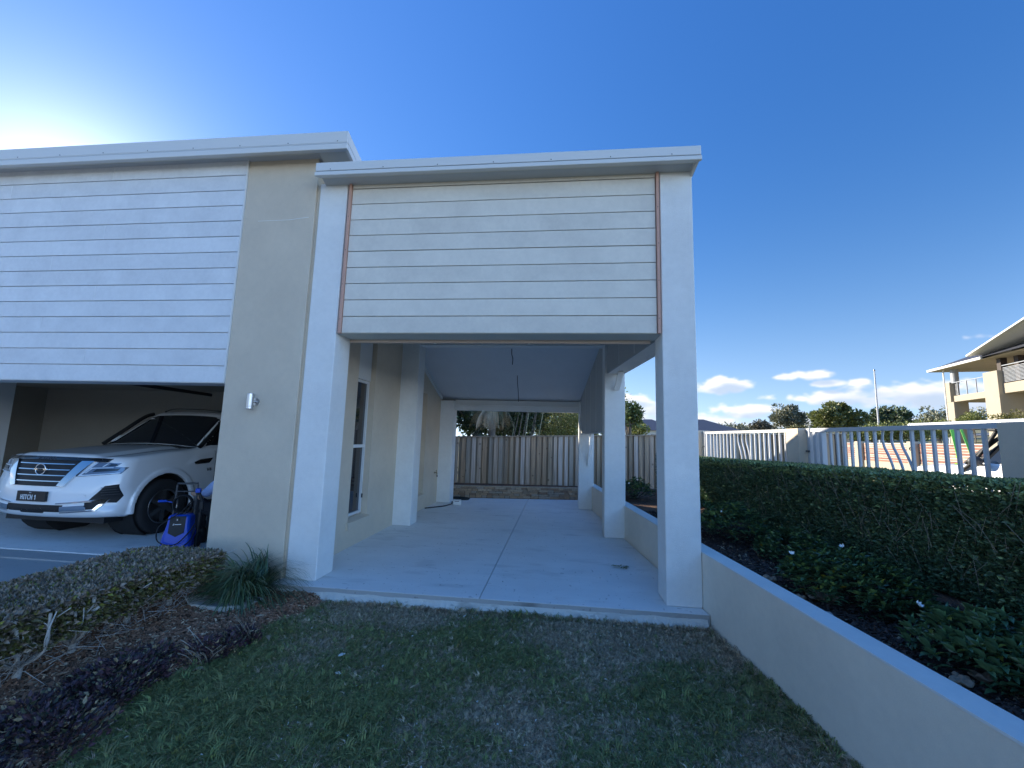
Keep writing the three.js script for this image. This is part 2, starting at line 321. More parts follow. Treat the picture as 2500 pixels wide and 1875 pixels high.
// carport floor: two bays of broomed concrete with an open control joint
{
  const g = new THREE.Group(); g.name = 'carport_slab'; g.userData = { label: 'pale concrete carport floor with a saw cut joint down the middle', category: 'floor', kind: 'structure' }; scene.add(g);
  const rear = x => -6.58 - 0.178 * (x + 0.04), jx = 1.816, jg = 0.0045;
  const half = (a, b, aR, bR) => hexa([[a, -0.2, 0.15], [b, -0.2, 0.15], [bR, -0.2, rear(bR)], [aR, -0.2, rear(aR)]], [[a, 0, 0.15], [b, 0, 0.15], [bR, 0, rear(bR)], [aR, 0, rear(aR)]]);
  part('slab_panel', half(-0.42, jx - jg, -0.42, jx - jg), M.slab, g);
  part('slab_panel', half(jx + jg, bound(0.15) - 0.012, jx + jg, bound(-7.1) - 0.012), M.slab, g);
  part('joint_filler', box(jx - jg, jx + jg, -0.19, -0.02, -6.8, 0.14), M.black, g);
  part('slab_edge', box(-0.415, bound(0.15) - 0.014, -0.19, -0.004, 0.1502, 0.1535), M.edge, g);
  // rough mortar lip along the front edge
  const v = [], n = 140, rr = rng(3); const P = (x, k) => { const q = pn(x * 5, k * 3, 1) * 0.02 + pn(x * 22, k * 7, 4) * 0.009; return [[x, -0.042 + q * 0.6, 0.154], [x, -0.062 + q * 0.5, 0.165 + q * 0.5], [x, -0.095 + q * 0.6, 0.195 + q], [x, -0.16, 0.225 + q * 1.4]][k]; };
  for (let i = 0; i < n; i++) for (let k = 0; k < 3; k++) { const a = lerp(-0.36, 3.985, i / n), b = lerp(-0.36, 3.985, (i + 1) / n), p = [P(a, k), P(a, k + 1), P(b, k + 1), P(b, k)]; for (const q of [0, 1, 2, 0, 2, 3]) v.push(...p[q]); }
  const lg = new THREE.BufferGeometry(); lg.setAttribute('position', new THREE.BufferAttribute(new Float32Array(v), 3)); lg.computeVertexNormals(); part('mortar_lip', boxUV(lg), M.rough, g);
}
struct('garage_floor', 'smooth concrete floor inside the open garage', 'floor', box(-11.9, -0.5, -0.2, 0, -6.03, -0.41), M.slab);
struct('driveway', 'grey concrete driveway in front of the garage', 'driveway', [box(-12, -1.92, -0.25, -0.03, -0.13, 9.4), box(-12, -1.345, -0.25, -0.012, -0.402, -0.134)], M.drive);
M.asphalt = mottled([0.13, 0.13, 0.13], 0.3, 256, 2, 191, 0.9);
struct('street', 'asphalt street running past the front garden', 'road', box(-120, 120, -0.3, -0.15, 9.8, 17), M.asphalt);
struct('kerb', 'pale concrete kerb between lawn and street', 'kerb', [box(-120, 120, -0.3, -0.08, 9.42, 9.78)], M.rough);
// the far street beyond the neighbour's boundary
{
  const a = pix(1700, 1093, 60), b = pix(1905, 1097, 44), v = []; const up = (x, z) => terrainY(x, z) + 0.06; const w = [3.2, 0, 3.4];
  const n = 24; for (let i = 0; i < n; i++) { const P = t => { const x = lerp(a.x - 10, b.x + 30, t), z = lerp(a.z - 3, b.z + 9, t); return [x, z]; }; const [x0, z0] = P(i / n), [x1, z1] = P((i + 1) / n); const q = [[x0, up(x0, z0), z0], [x1, up(x1, z1), z1], [x1 + 1.5, up(x1 + 1.5, z1 - 6), z1 - 6], [x0 + 1.5, up(x0 + 1.5, z0 - 6), z0 - 6]]; for (const k of [0, 1, 2, 0, 2, 3]) v.push(...q[k]); }
  const g = new THREE.BufferGeometry(); g.setAttribute('position', new THREE.BufferAttribute(new Float32Array(v), 3)); g.computeVertexNormals();
  struct('far_road', 'strip of grey road seen beyond the white fence bars', 'road', boxUV(g), mottled([0.22, 0.22, 0.22], 0.15, 256, 3, 193, 0.9));
}
// lawn sheet and mulch bed: soil and thatch under the blades
const mulchEdge = z => 0.10 + 0.10 * Math.sin(z * 2.3 + 0.6) + 0.05 * Math.sin(z * 6.1) + 0.06 * sstep(0.9, 1.25, z) * sstep(1.7, 1.3, z);
const lawnGreen = (x, z) => {                                    // 1 = green turf, 0 = bare and dry
  let n = 0.5 + 0.75 * pn(x * 0.95 + 3.1, z * 0.95, 7.7) + 0.45 * pn(x * 2.6, z * 2.6, 2.2) + 0.25 * pn(x * 7, z * 7, 5.1);
  n += -0.10 + 0.38 * Math.exp(-(((x - 1.35) / 0.9) ** 2 + ((z - 1.75) / 0.7) ** 2)) + 0.25 * sstep(0.9, 0.2, x) - 0.55 * Math.exp(-(((x - 3.65) / 0.8) ** 2 + ((z - 0.55) / 0.5) ** 2)) - 0.28 * Math.exp(-(((x - 0.75) / 0.45) ** 2 + ((z - 0.42) / 0.25) ** 2));
  return clamp(n);
};
function sheet(x0, x1, z0, z1, nx, nz, yf, keep) {
  const v = [], col = []; const P = (i, j) => { const x = lerp(x0, x1, i / nx), z = lerp(z0, z1, j / nz); return [x, yf(x, z), z]; };
  for (let j = 0; j < nz; j++) for (let i = 0; i < nx; i++) { const q = [P(i, j), P(i, j + 1), P(i + 1, j + 1), P(i + 1, j)]; if (keep && !keep((q[0][0] + q[2][0]) / 2, (q[0][2] + q[2][2]) / 2)) continue; for (const k of [0, 1, 2, 0, 2, 3]) v.push(...q[k]); }
  let g = new THREE.BufferGeometry(); g.setAttribute('position', new THREE.BufferAttribute(new Float32Array(v), 3)); g = mergeVertices(g); g.computeVertexNormals(); 
  const p = g.attributes.position, uv = new Float32Array(p.count * 2); for (let i = 0; i < p.count; i++) { uv[i * 2] = p.getX(i); uv[i * 2 + 1] = p.getZ(i); } g.setAttribute('uv', new THREE.BufferAttribute(uv, 2)); return g;
}
{
  const m = tex(1024, (u, v, i, j) => { const x = u * 5.2 - 0.6, z = v * 5.2, k = lawnGreen(x, z), n = fbm(u * 180, v * 180, 180, 180, 211, 3), h = hash(i, j, 212); const a = [0.40, 0.315, 0.215], b = [0.20, 0.185, 0.09]; return a.map((c, q) => toS(lerp(c, b[q], k) * (0.6 + 0.55 * n + 0.25 * h))); }, true);
  m.repeat.set(1 / 5.2, 1 / 5.2); m.offset.set(0.6 / 5.2, 0);
  const y = (x, z) => -0.115 + 0.012 * pn(x * 1.3, z * 1.3, 9);
  struct('lawn', 'patchy front lawn of green and dried grass', 'lawn', sheet(-0.5, 5.1, 0.12, 9.4, 110, 160, y, (x, z) => x < bound(z) + 0.08), new THREE.MeshStandardMaterial({ map: m, roughness: 0.95, bumpMap: grainBump, bumpScale: 0.01 }));
  const sm = mapTex(512, 1.3, (u, v, i, j) => { const n = fbm(u * 30, v * 30, 30, 30, 221, 4), h = fbm(u * 160, v * 90, 160, 90, 222, 2); const k = 0.45 + 0.8 * n + 0.5 * (h - 0.5); return [0.21 * k, 0.115 * k, 0.07 * k]; });
  M.mulch = new THREE.MeshStandardMaterial({ map: sm, roughness: 1, bumpMap: grainBump, bumpScale: 0.02 });
  struct('mulch_bed', 'brown bark mulch bed between hedge and lawn', 'garden bed', sheet(-1.93, 0.5, 0.02, 9.3, 80, 200, (x, z) => -0.075 + 0.02 * pn(x * 3, z * 3, 2) + 0.012 * pn(x * 12, z * 12, 5) - 0.06 * sstep(mulchEdge(z) - 0.18, mulchEdge(z) + 0.05, x), (x, z) => x < mulchEdge(z) + 0.1 && (z > 0.16 || x < -0.4)), M.mulch);
  struct('garden_soil', 'dark soil of the raised bed behind the low wall', 'garden bed', hexa([[bound(-6.7) + 0.15, -0.2, -6.7], [bound(9.3) + 0.15, -0.2, 9.3], [7.6, -0.2, 9.3], [5.75, -0.2, -6.7]].reverse(), [[bound(-6.7) + 0.15, 0.41, -6.7], [bound(9.3) + 0.15, 0.43, 9.3], [7.6, 0.43, 9.3], [5.75, 0.41, -6.7]].reverse()), M.mulch);
}

const boardSet = (c, seed) => [0, 1, 2].map(k => mottled(c.map(q => q * (0.985 + 0.02 * k)), 0.13, 512, 1.5 + 0.3 * k, seed + 5 * k, 0.72, { bumpMap: grainBump, bumpScale: 0.001 }));
const boardsA = boardSet([0.76, 0.765, 0.76], 1031), boardsB = boardSet([0.77, 0.705, 0.60], 1071);
// ---------------------------------------------------------------- house with garage
const SL = 0.345;                                              // fall of both roofs towards the back
const house = thing('house', 'rendered house with a clad wall above its open garage', 'house');
{
  const xL = -12, xP = -1.325;
  // front wall: beige pier, header behind the boards
  part('pier', box(xP, -0.40, -0.2, 4.98, -0.30, 0, 0.006), M.beige, house);
  part('pier_return', box(-0.402, -0.352, -0.2, 4.6, -0.34, -0.035), M.beige, house);
  part('crack', [bar([-1.13, 4.14, 0.0012], [-0.72, 4.145, 0.0012], 0.002, 0.005), bar([-0.72, 4.145, 0.0012], [-0.47, 4.172, 0.0012], 0.002, 0.006)], M.white, house);
  part('header', box(xL, xP - 0.001, 2.16, 4.98, -0.3, -0.012), M.boardA, house);
  part('header_lining', box(xL, xP - 0.003, 2.13, 2.158, -0.3, 0.006), M.boardA, house);
  for (let k = 0; k < 14; k++) { const y = 2.137 + 0.2015 * k, top = k === 13 ? 4.955 : y + 0.2015 - 0.010; const jx = xP - [3.4, 1.9, 4.6, 2.6][k % 4], bm = boardsA[(k * 7) % 3]; part('cladding_board', box(jx + 0.0012, xP - 0.018, y, top, -0.012, 0.014, 0.003), bm, house); part('cladding_board', box(xL, jx - 0.0012, y, top, -0.012, 0.0135, 0.003), boardsA[(k * 5 + 1) % 3], house); }
  part('corner_bead', box(xP - 0.016, xP - 0.002, 2.135, 4.96, -0.01, 0.02), M.frameWhite, house);
  // fascia: capped barge, shadow gap, lower gutter lip
  const fasc = (x0, x1, yb, yt, z, parent) => {
    part('fascia', box(x0, x1, yb + 0.088, yt, z - 0.03, z, 0.004), M.metalCream, parent);
    part('fascia_backing', box(x0 + 0.01, x1 - 0.012, yb + 0.01, yt - 0.02, z - 0.06, z - 0.031), M.metalCream, parent);
    part('gutter_lip', box(x0 - 0.004, x1 + 0.004, yb, yb + 0.07, z - 0.03, z + 0.006, 0.006), M.metalCream, parent);
    part('gutter_bead', box(x0 - 0.004, x1 + 0.004, yb + 0.074, yb + 0.083, z - 0.03, z + 0.002), M.metalCream, parent);
    for (let x = x1 - 0.12; x > x0; x -= 0.62) part('screw', new THREE.SphereGeometry(0.006, 6, 5).translate(x, yb + 0.105, z + 0.001), M.darkGrey, parent);
  };
  fasc(xL, 0.068, 4.885, 5.112, 0.22, house);
  part('soffit', box(xL, 0.03, 4.955, 4.985, -0.02, 0.158), M.soffit, house);
  part('frieze', box(xL, xP, 4.958, 5.0, -0.011, 0.022), M.soffit, house);
  // raking side edge and roof
  const y = (z, a) => a + SL * (z - 0.2);
  part('side_fascia', extrX([[0.186, 4.98], [0.186, 5.108], [-6.1, y(-6.1, 5.108)], [-6.1, y(-6.1, 4.98)]], 0.04, 0.067), M.metalCream, house);
  part('side_gutter_lip', extrX([[0.188, 4.888], [0.188, 4.96], [-6.1, y(-6.1, 4.96)], [-6.1, y(-6.1, 4.888)]], 0.036, 0.072), M.metalCream, house);
  part('side_soffit', extrX([[0.15, 4.945], [0.15, 4.965], [-6.1, y(-6.1, 4.95)], [-6.1, y(-6.1, 4.93)]], -0.345, 0.034), M.soffit, house);
  part('roof', extrX([[0.188, 5.0], [0.188, 5.09], [-6.12, y(-6.12, 5.09)], [-6.12, y(-6.12, 5.0)]], xL, 0.035), M.roofMetal, house);
  part('side_trim', extrX([[-0.03, 4.78], [-0.03, 4.93], [-4, y(-4, 4.90)], [-4, y(-4, 4.75)]], -0.345, -0.33), M.soffit, house);
  // side wall along the carport with two tall niches
  const wy = z => 4.86 + SL * z;
  const hole = (a, b, y0, y1) => [[a, y0], [b, y0], [b, y1], [a, y1]];
  part('side_wall', extrX([[-0.36, -0.2], [-0.36, wy(-0.36)], [-6.02, wy(-6.02)], [-6.02, -0.2]], -0.445, -0.33, [hole(-1.29, -1.87, 0.36, 3.42), hole(-4.0, -4.585, 0.34, 2.5)]), M.beige, house);
  part('side_wall_core', extrX([[-0.36, -0.2], [-0.36, wy(-0.36)], [-6.02, wy(-6.02)], [-6.02, -0.2]], -0.60, -0.448, [hole(-1.31, -1.85, 0.40, 2.40)]), M.beige, house);
  part('niche_panel', box(-0.447, -0.405, 2.41, 3.4, -1.86, -1.30, 0.004), M.plasterLight, house);
  const sill = (a, b, t) => part('window_sill', hexa([[-0.40, t - 0.13, a], [-0.295, t - 0.13, a], [-0.295, t - 0.13, b], [-0.40, t - 0.13, b]], [[-0.40, t, a], [-0.295, t - 0.035, a], [-0.295, t - 0.035, b], [-0.40, t, b]]), M.beige, house);
  sill(-1.24, -1.92, 0.385); sill(-3.96, -4.63, 0.365);
  const win = part('window_frame', [box(-0.47, -0.415, 0.40, 0.435, -1.85, -1.31), box(-0.47, -0.415, 2.365, 2.40, -1.85, -1.31), box(-0.47, -0.415, 0.437, 2.363, -1.85, -1.818), box(-0.47, -0.415, 0.437, 2.363, -1.342, -1.31), box(-0.465, -0.41, 1.38, 1.425, -1.816, -1.344)], M.frameWhite, house);
  part('pane', box(-0.452, -0.446, 0.43, 1.385, -1.82, -1.34), M.glassDark, win); part('pane', box(-0.452, -0.446, 1.42, 2.37, -1.82, -1.34), M.glassDark, win);
  part('latch', box(-0.412, -0.395, 0.62, 0.68, -1.835, -1.82), M.darkGrey, win);
  // garage room
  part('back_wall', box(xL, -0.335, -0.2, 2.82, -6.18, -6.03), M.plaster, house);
  part('unseen_shade_block', [box(xL, -1.15, -0.2, 3.0, -7.45, -6.2), box(xL, -1.0, 3.001, 3.12, -7.5, -6.19)], M.beige, house);  // added behind the garage, out of view, to stop sun reaching the slab
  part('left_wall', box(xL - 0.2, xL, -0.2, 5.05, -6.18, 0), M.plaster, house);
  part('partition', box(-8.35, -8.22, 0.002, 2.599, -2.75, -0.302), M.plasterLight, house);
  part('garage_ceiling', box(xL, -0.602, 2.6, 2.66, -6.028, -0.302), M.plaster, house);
  part('door_track', bar([-5.3, 2.42, -0.5], [-5.95, 2.42, -5], 0.05, 0.07), M.darkGrey, house); part('door_track', bar([-1.75, 2.3, -0.5], [-1.75, 2.3, -5], 0.05, 0.07), M.darkGrey, house);
  part('door_track', [bar([-1.9, 2.34, -0.6], [-1.9, 2.26, -1.0], 0.02, 0.03), bar([-1.9, 2.26, -1.0], [-2.3, 2.28, -1.3], 0.02, 0.02)], M.black, house);
  part('shelf', [box(-2.2, -1.3, 1.72, 1.75, -5.9, -5.5), box(-2.15, -2.1, 1.752, 2.05, -5.85, -5.8), box(-1.6, -1.55, 1.752, 2.05, -5.85, -5.8), box(-2.09, -1.61, 1.98, 2.02, -5.85, -5.8), box(-2.2, -2.16, 0.002, 1.718, -5.9, -5.86), box(-1.34, -1.3, 0.002, 1.718, -5.9, -5.86)], M.darkGrey, house);
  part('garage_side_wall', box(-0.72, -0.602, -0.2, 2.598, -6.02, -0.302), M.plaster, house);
}
// ---------------------------------------------------------------- carport
const carport = thing('carport', 'carport with thick white columns and a clad gable beam', 'carport');
const colX = z => 3.652 + 0.106 * z;
{
  const ceil = z => 4.53 + SL * z;
  const roundTop = (x0, x1, z0, z1, yt) => box(x0, x1, 0.001, yt, z0, z1, 0.012);
  for (const [z, yt] of [[0, 4.6], [-2.94, ceil(-3.1)], [-5.68, ceil(-6)]]) part('column', roundTop(-0.352, 0, z - 0.352, z, yt), M.white, carport);
  for (const [z, yt] of [[0, 4.6], [-2.84, ceil(-3.0)], [-5.63, ceil(-5.9)]]) { const x = colX(z); part('column', roundTop(x, x + 0.345, z - 0.352, z, yt), M.white, carport); }
  // clad gable beam
  part('beam_core', box(0.012, 3.645, 2.752, ceil(-0.33) - 0.01, -0.33, -0.028), M.lining, carport);
  for (let k = 0; k < 10; k++) { const y = 2.742 + 0.198 * k, t = k === 9 ? 4.592 : y + 0.198 - 0.0085; part('cladding_board', box(0.062, 3.602, y, t, -0.026, -0.008 + 0.0008 * ((k * 3) % 4 - 1.5), 0.003), boardsB[(k * 5) % 3], carport); }
  for (const [a, b] of [[0.026, 0.056], [3.609, 3.640]]) {
    const t = part('edge_batten', box(a, b, 2.735, 4.6, -0.03, 0.016, 0.003), M.primed, carport);
    for (let y = 2.9; y < 4.55; y += 0.42) part('screw', new THREE.SphereGeometry(0.005, 6, 4).translate((a + b) / 2, y, 0.016), M.darkGrey, t);
  }
  part('beam_soffit', box(0.003, 3.649, 2.737, 2.751, -0.328, -0.027), M.soffit, carport);
  part('inner_batten', [box(0.003, 3.60, 2.70, 2.735, -0.37, -0.331), box(0.003, 3.60, 2.736, 2.80, -0.352, -0.331)], M.primedPale, carport);
  for (const x of [1.06, 2.2]) part('clip', box(x, x + 0.03, 2.694, 2.699, -0.37, -0.34), M.white, carport);
  // fascia and roof
  const x0 = -0.293, x1 = 4.03, yb = 4.558, yt = 4.722, z = 0.22;
  part('fascia', box(x0, x1, yb + 0.062, yt, z - 0.03, z, 0.004), M.metalCream, carport);
  part('fascia_backing', box(x0 + 0.01, x1 - 0.01, yb + 0.01, yt - 0.02, z - 0.06, z - 0.031), M.metalCream, carport);
  part('gutter_lip', box(x0 - 0.006, x1 + 0.006, yb, yb + 0.048, z - 0.03, z + 0.008, 0.006), M.metalCream, carport);
  for (let x = x1 - 0.3; x > x0; x -= 0.64) part('screw', new THREE.SphereGeometry(0.006, 6, 5).translate(x, yb + 0.078, z + 0.001), M.darkGrey, carport);
  const sof = [[-0.26, 0.98], [0.98, 2.2], [2.2, 3.0], [3.0, 3.99]]; sof.forEach(([a, b]) => part('soffit_sheet', box(a + 0.003, b - 0.003, 4.602, 4.612, -0.026, 0.16), M.soffit, carport));
  part('soffit_bead', box(x0 + 0.02, x1 - 0.02, 4.588, 4.6, 0.13, 0.158), M.soffit, carport);
  const R = (zz, off = 0) => x1 + 0.106 * (zz - 0.22) + off;
  const slabRoof = (a, b, lo, hi, off, za, zb) => hexa([[a, lo + SL * za, za], [R(za, off), lo + SL * za, za], [R(zb, off), lo + SL * zb, zb], [b, lo + SL * zb, zb]], [[a, hi + SL * za, za], [R(za, off), hi + SL * za, za], [R(zb, off), hi + SL * zb, zb], [b, hi + SL * zb, zb]]);
  part('roof', slabRoof(-0.28, -0.28, 4.57, 4.635, -0.03, 0.186, -6.35), M.roofMetal, carport);
  part('side_fascia', hexa([[R(0.18, -0.028), 4.51 + SL * 0.18, 0.18], [R(0.18, -0.004), 4.51 + SL * 0.18, 0.18], [R(-6.4, -0.004), 4.51 - SL * 6.4, -6.4], [R(-6.4, -0.028), 4.51 - SL * 6.4, -6.4]], [[R(0.18, -0.028), 4.655 + SL * 0.18, 0.18], [R(0.18, -0.004), 4.655 + SL * 0.18, 0.18], [R(-6.4, -0.004), 4.655 - SL * 6.4, -6.4], [R(-6.4, -0.028), 4.655 - SL * 6.4, -6.4]]), M.metalCream, carport);
  part('rear_fascia', box(-0.25, R(-6.4, -0.03), 2.30, 2.46, -6.43, -6.36), M.metalCream, carport);
  part('ceiling', slabRoof(-0.328, -0.328, 4.53, 4.55, -0.06, -0.34, -6.2), M.ceiling, carport);
  for (const x of [0.35, 1.24, 2.14, 2.86]) part('joint_strip', hexa([[x, ceil(-3.2) - 0.004, -3.2], [x + 0.028, ceil(-3.2) - 0.004, -3.2], [x + 0.028, ceil(-5.7) - 0.004, -5.7], [x, ceil(-5.7) - 0.004, -5.7]], [[x, ceil(-3.2) + 0.004, -3.2], [x + 0.028, ceil(-3.2) + 0.004, -3.2], [x + 0.028, ceil(-5.7) + 0.004, -5.7], [x, ceil(-5.7) + 0.004, -5.7]]), M.ceiling, carport);
  part('cornice', hexa([[-0.329, ceil(-3.3) - 0.09, -3.3], [-0.29, ceil(-3.3) - 0.09, -3.3], [-0.29, ceil(-5.68) - 0.09, -5.68], [-0.329, ceil(-5.68) - 0.09, -5.68]], [[-0.329, ceil(-3.3) - 0.02, -3.3], [-0.29, ceil(-3.3) - 0.02, -3.3], [-0.29, ceil(-5.68) - 0.02, -5.68], [-0.329, ceil(-5.68) - 0.02, -5.68]]), M.plasterLight, carport);
  part('cross_beam', box(0.001, colX(-2.84) - 0.001, 3.255, ceil(-3.19) - 0.01, -3.19, -2.96), M.plasterLight, carport);
  part('rear_beam', [box(0.001, colX(-5.63) - 0.001, 2.235, 2.37, -6.0, -5.78), box(0.001, colX(-5.63) - 0.001, 2.372, 2.49, -6.0, -5.81)], M.plasterLight, carport);
  part('rear_rail', box(0.003, colX(-5.63) - 0.003, 2.355, 2.368, -5.778, -5.755), M.white, carport);
  // clad side beams between the right hand columns
  const sideBeam = (za, zb, yb2, nGroove) => {
    const I = zz => colX(zz) + 0.042, w = 0.022, W = 0.29;
    const pr = (o0, o1, lo, hi) => hexa([[I(za) + o0, lo, za], [I(za) + o1, lo, za], [I(zb) + o1, lo, zb], [I(zb) + o0, lo, zb]], [[I(za) + o0, hi(za), za], [I(za) + o1, hi(za), za], [I(zb) + o1, hi(zb), zb], [I(zb) + o0, hi(zb), zb]]);
    part('side_lining', pr(0, w, yb2 + 0.001, zz => ceil(zz) - 0.012), M.lining, carport);
    part('side_beam', pr(w + 0.001, W, yb2 + 0.04, zz => ceil(zz) - 0.014), M.boardB, carport);
    part('side_beam_soffit', pr(w + 0.001, W + 0.01, yb2 - 0.004, () => yb2 + 0.038), M.white, carport);
    for (let k = 1; k <= nGroove; k++) { const zz = lerp(za, zb, k / (nGroove + 1)); part('lining_joint', box(I(zz) - 0.004, I(zz) + 0.006, yb2 + 0.02, ceil(zz) - 0.05, zz - 0.012, zz + 0.012), M.plasterLight, carport); }
  };
  sideBeam(-0.36, -2.83, 2.742, 2); sideBeam(-3.2, -5.62, 1.742, 3);
  part('brace', bar([3.59, 2.735, -2.56], [3.555, 2.46, -2.825], 0.09, 0.035), M.white, carport);
  part('brace', bar([3.335, 1.735, -5.42], [3.285, 0.99, -5.615], 0.075, 0.035), M.white, carport);
}
// loose ceiling wires, tap
single('ceiling_wire', 'short black cable end hanging from the ceiling nearer the clad beam', 'cable', tube([[1.645, 3.33, -3.53], [1.65, 3.2, -3.52], [1.67, 3.12, -3.525], [1.665, 3.0, -3.53]], 0.0075, 6), M.black);
single('ceiling_wire', 'long black cable end hanging from the ceiling towards the rear fence', 'cable', [tube([[1.66, 2.955, -4.6], [1.668, 2.8, -4.6], [1.69, 2.6, -4.6], [1.70, 2.37, -4.6]], 0.0065, 6)], M.black);
{
  const lamp = thing('wall_light', 'stainless steel cylinder up and down light on the beige pier', 'wall light', [-0.915, 1.92, 0]);
  part('back_plate', new THREE.CylinderGeometry(0.045, 0.045, 0.012, 24).rotateX(Math.PI / 2).translate(0.01, 0, 0.006), M.steel, lamp);
  part('arm', new THREE.CylinderGeometry(0.014, 0.014, 0.05, 12).rotateX(Math.PI / 2).translate(0.005, 0, 0.03), M.steel, lamp);
  part('body', new THREE.LatheGeometry([[0.0, -0.086], [0.029, -0.088], [0.036, -0.088], [0.037, -0.085], [0.037, -0.066], [0.0355, -0.065], [0.0355, -0.063], [0.037, -0.062], [0.037, 0.085], [0.036, 0.088], [0.029, 0.088], [0, 0.086]].map(p => new THREE.Vector2(...p)), 32).translate(0, 0, 0.085), M.steel, lamp);
  for (const s of [-1, 1]) part('lens', new THREE.CylinderGeometry(0.028, 0.028, 0.004, 20).translate(0, s * 0.089, 0.085), M.glassDark, lamp);
  const tap = thing('garden_tap', 'brass garden tap on the beige side wall by the rear column', 'tap', [-0.33, 0.72, -5.4]);
  part('pipe', [rod([0, 0, 0], [0.07, 0, 0], 0.011), rod([0.065, 0, 0], [0.075, -0.06, 0.01], 0.010), new THREE.CylinderGeometry(0.024, 0.024, 0.006, 12).rotateZ(Math.PI / 2).translate(0.004, 0, 0)], M.brass, tap);
  part('handle', [rod([0.05, 0, 0], [0.05, 0.055, 0], 0.006), rod([0.05, 0.055, -0.03], [0.05, 0.055, 0.03], 0.006)], M.brass, tap);
  part('hose_fitting', rod([0.074, -0.055, 0.01], [0.08, -0.095, 0.012], 0.013), M.black, tap);
}
// low boundary wall
{
  const w = thing('retaining_wall', 'low beige rendered wall with a pale top along the lawn', 'wall');
  const a = -6.75, b = 8.5, T = 0.165;
  M.lowWall = mottled([0.78, 0.70, 0.58], 0.1, 512, 1.9, 251, 0.85, { bumpMap: grainBump, bumpScale: 0.0016 });
  M.wallTop = mottled([0.70, 0.68, 0.63], 0.08, 512, 1.3, 241, 0.8, { bumpMap: grainBump, bumpScale: 0.001 });
  part('wall', hexa([[bound(a), -0.22, a], [bound(b), -0.22, b], [bound(b) + T, -0.22, b], [bound(a) + T, -0.22, a]].reverse(), [[bound(a), 0.519, a], [bound(b), 0.519, b], [bound(b) + T, 0.519, b], [bound(a) + T, 0.519, a]].reverse()), M.lowWall, w);
  part('coping', hexa([[bound(a) - 0.002, 0.5195, a], [bound(b) - 0.002, 0.5195, b], [bound(b) + T + 0.002, 0.5195, b], [bound(a) + T + 0.002, 0.5195, a]].reverse(), [[bound(a) + 0.001, 0.5305, a], [bound(b) + 0.001, 0.5305, b], [bound(b) + T - 0.001, 0.5305, b], [bound(a) + T - 0.001, 0.5305, a]].reverse()), M.wallTop, w);
}
// ---------------------------------------------------------------- white four wheel drive in the garage
// car space: x across (+ = the flank seen beside the pier), y up, z forward with the nose at 0
const carPaint = new THREE.MeshPhysicalMaterial({ color: lin(0.86, 0.86, 0.85), roughness: 0.32, clearcoat: 1, clearcoatRoughness: 0.04 });
const AX = [-0.97, -4.04], WR = 0.405;
function carBody(x, y, z) {
  const ax = Math.abs(x);
  const hw = 0.985 - 0.05 * ((y - 0.78) / 0.42) ** 2 * (y > 0.78 ? 0.7 : 1) - 0.02 * sstep(-3.5, -5.2, z);
  const side = ax - hw;
  const zf = -0.235 * Math.pow(ax, 2.7) - 0.02 * ax - 0.13 * Math.pow(Math.max(0, (y - 0.66) / 0.5), 1.6) - 0.09 * Math.pow(Math.max(0, (0.48 - y) / 0.16), 2) - 0.10 * sstep(0.72, 0.95, ax) * sstep(0.40, 0.55, y) * sstep(0.8, 0.6, y);
  const front = z - zf;
  const bon = 1.175 + 0.105 * sstep(0.1, -1.5, z) - 0.05 * ax ** 2.4 + 0.018 * sstep(0.62, 0.5, ax) - 0.012 * Math.exp(-(((ax - 0.66) / 0.05) ** 2));
  const top = (y - lerp(bon, 1.28, sstep(-1.35, -1.7, z)));
  const bottom = 0.345 - 0.03 * sstep(-0.25, -0.6, z) - y;
  let low = smax(smax(side, front, 0.16), smax(top, smax(bottom, -5.16 - z, 0.08), 0.05), 0.075);
  // cabin
  const ws = (y - (1.2 + (-z - 1.42) * 0.80)) * 0.78;
  const roof = y - (1.925 - 0.05 * ax * ax - 0.02 * ((z + 3.0) / 1.6) ** 2);
  const cs = ax - (0.945 - (y - 1.2) * 0.31);
  const rear = (-z - 5.02) + (y - 1.2) * 0.14;
  const cab = smax(smax(ws + 0.05 * ax * ax, cs, 0.09), smax(smax(roof, rear, 0.12), 1.0 - y, 0.02), 0.09);
  let d = smin(low, cab, 0.03);
  for (const a of AX) { const r = Math.hypot(z - a, (y - 0.43)); const arch = smax(r - 0.475, 0.5 - ax, 0.02); d = smax(d, -arch, 0.018); d = smin(d, smax(smax(Math.abs(r - 0.50) - 0.035, ax - 0.998 + 0.02 * (y - 0.5), 0.01), Math.max(0.36 - y, 0.93 - ax), 0.01), 0.03); }
  return d;
}
const onFront = (x, y) => { let a = 0.12, b = -1.2; for (let z = a; z > b; z -= 0.02) if (carBody(x, y, z) < 0) { let lo = z, hi = z + 0.02; for (let k = 0; k < 12; k++) { const m = (lo + hi) / 2; carBody(x, y, m) < 0 ? lo = m : hi = m; } return lo; } return b; };
const onSide = (z, y) => { for (let x = 1.15; x > 0.3; x -= 0.02) if (carBody(x, y, z) < 0) { let lo = x, hi = x + 0.02; for (let k = 0; k < 12; k++) { const m = (lo + hi) / 2; carBody(m, y, z) < 0 ? lo = m : hi = m; } return lo; } return 0.3; };
const onTop = (x, z) => { for (let y = 2.1; y > 0.8; y -= 0.02) if (carBody(x, y, z) < 0) { let lo = y, hi = y + 0.02; for (let k = 0; k < 12; k++) { const m = (lo + hi) / 2; carBody(x, m, z) < 0 ? lo = m : hi = m; } return lo; } return 0.8; };
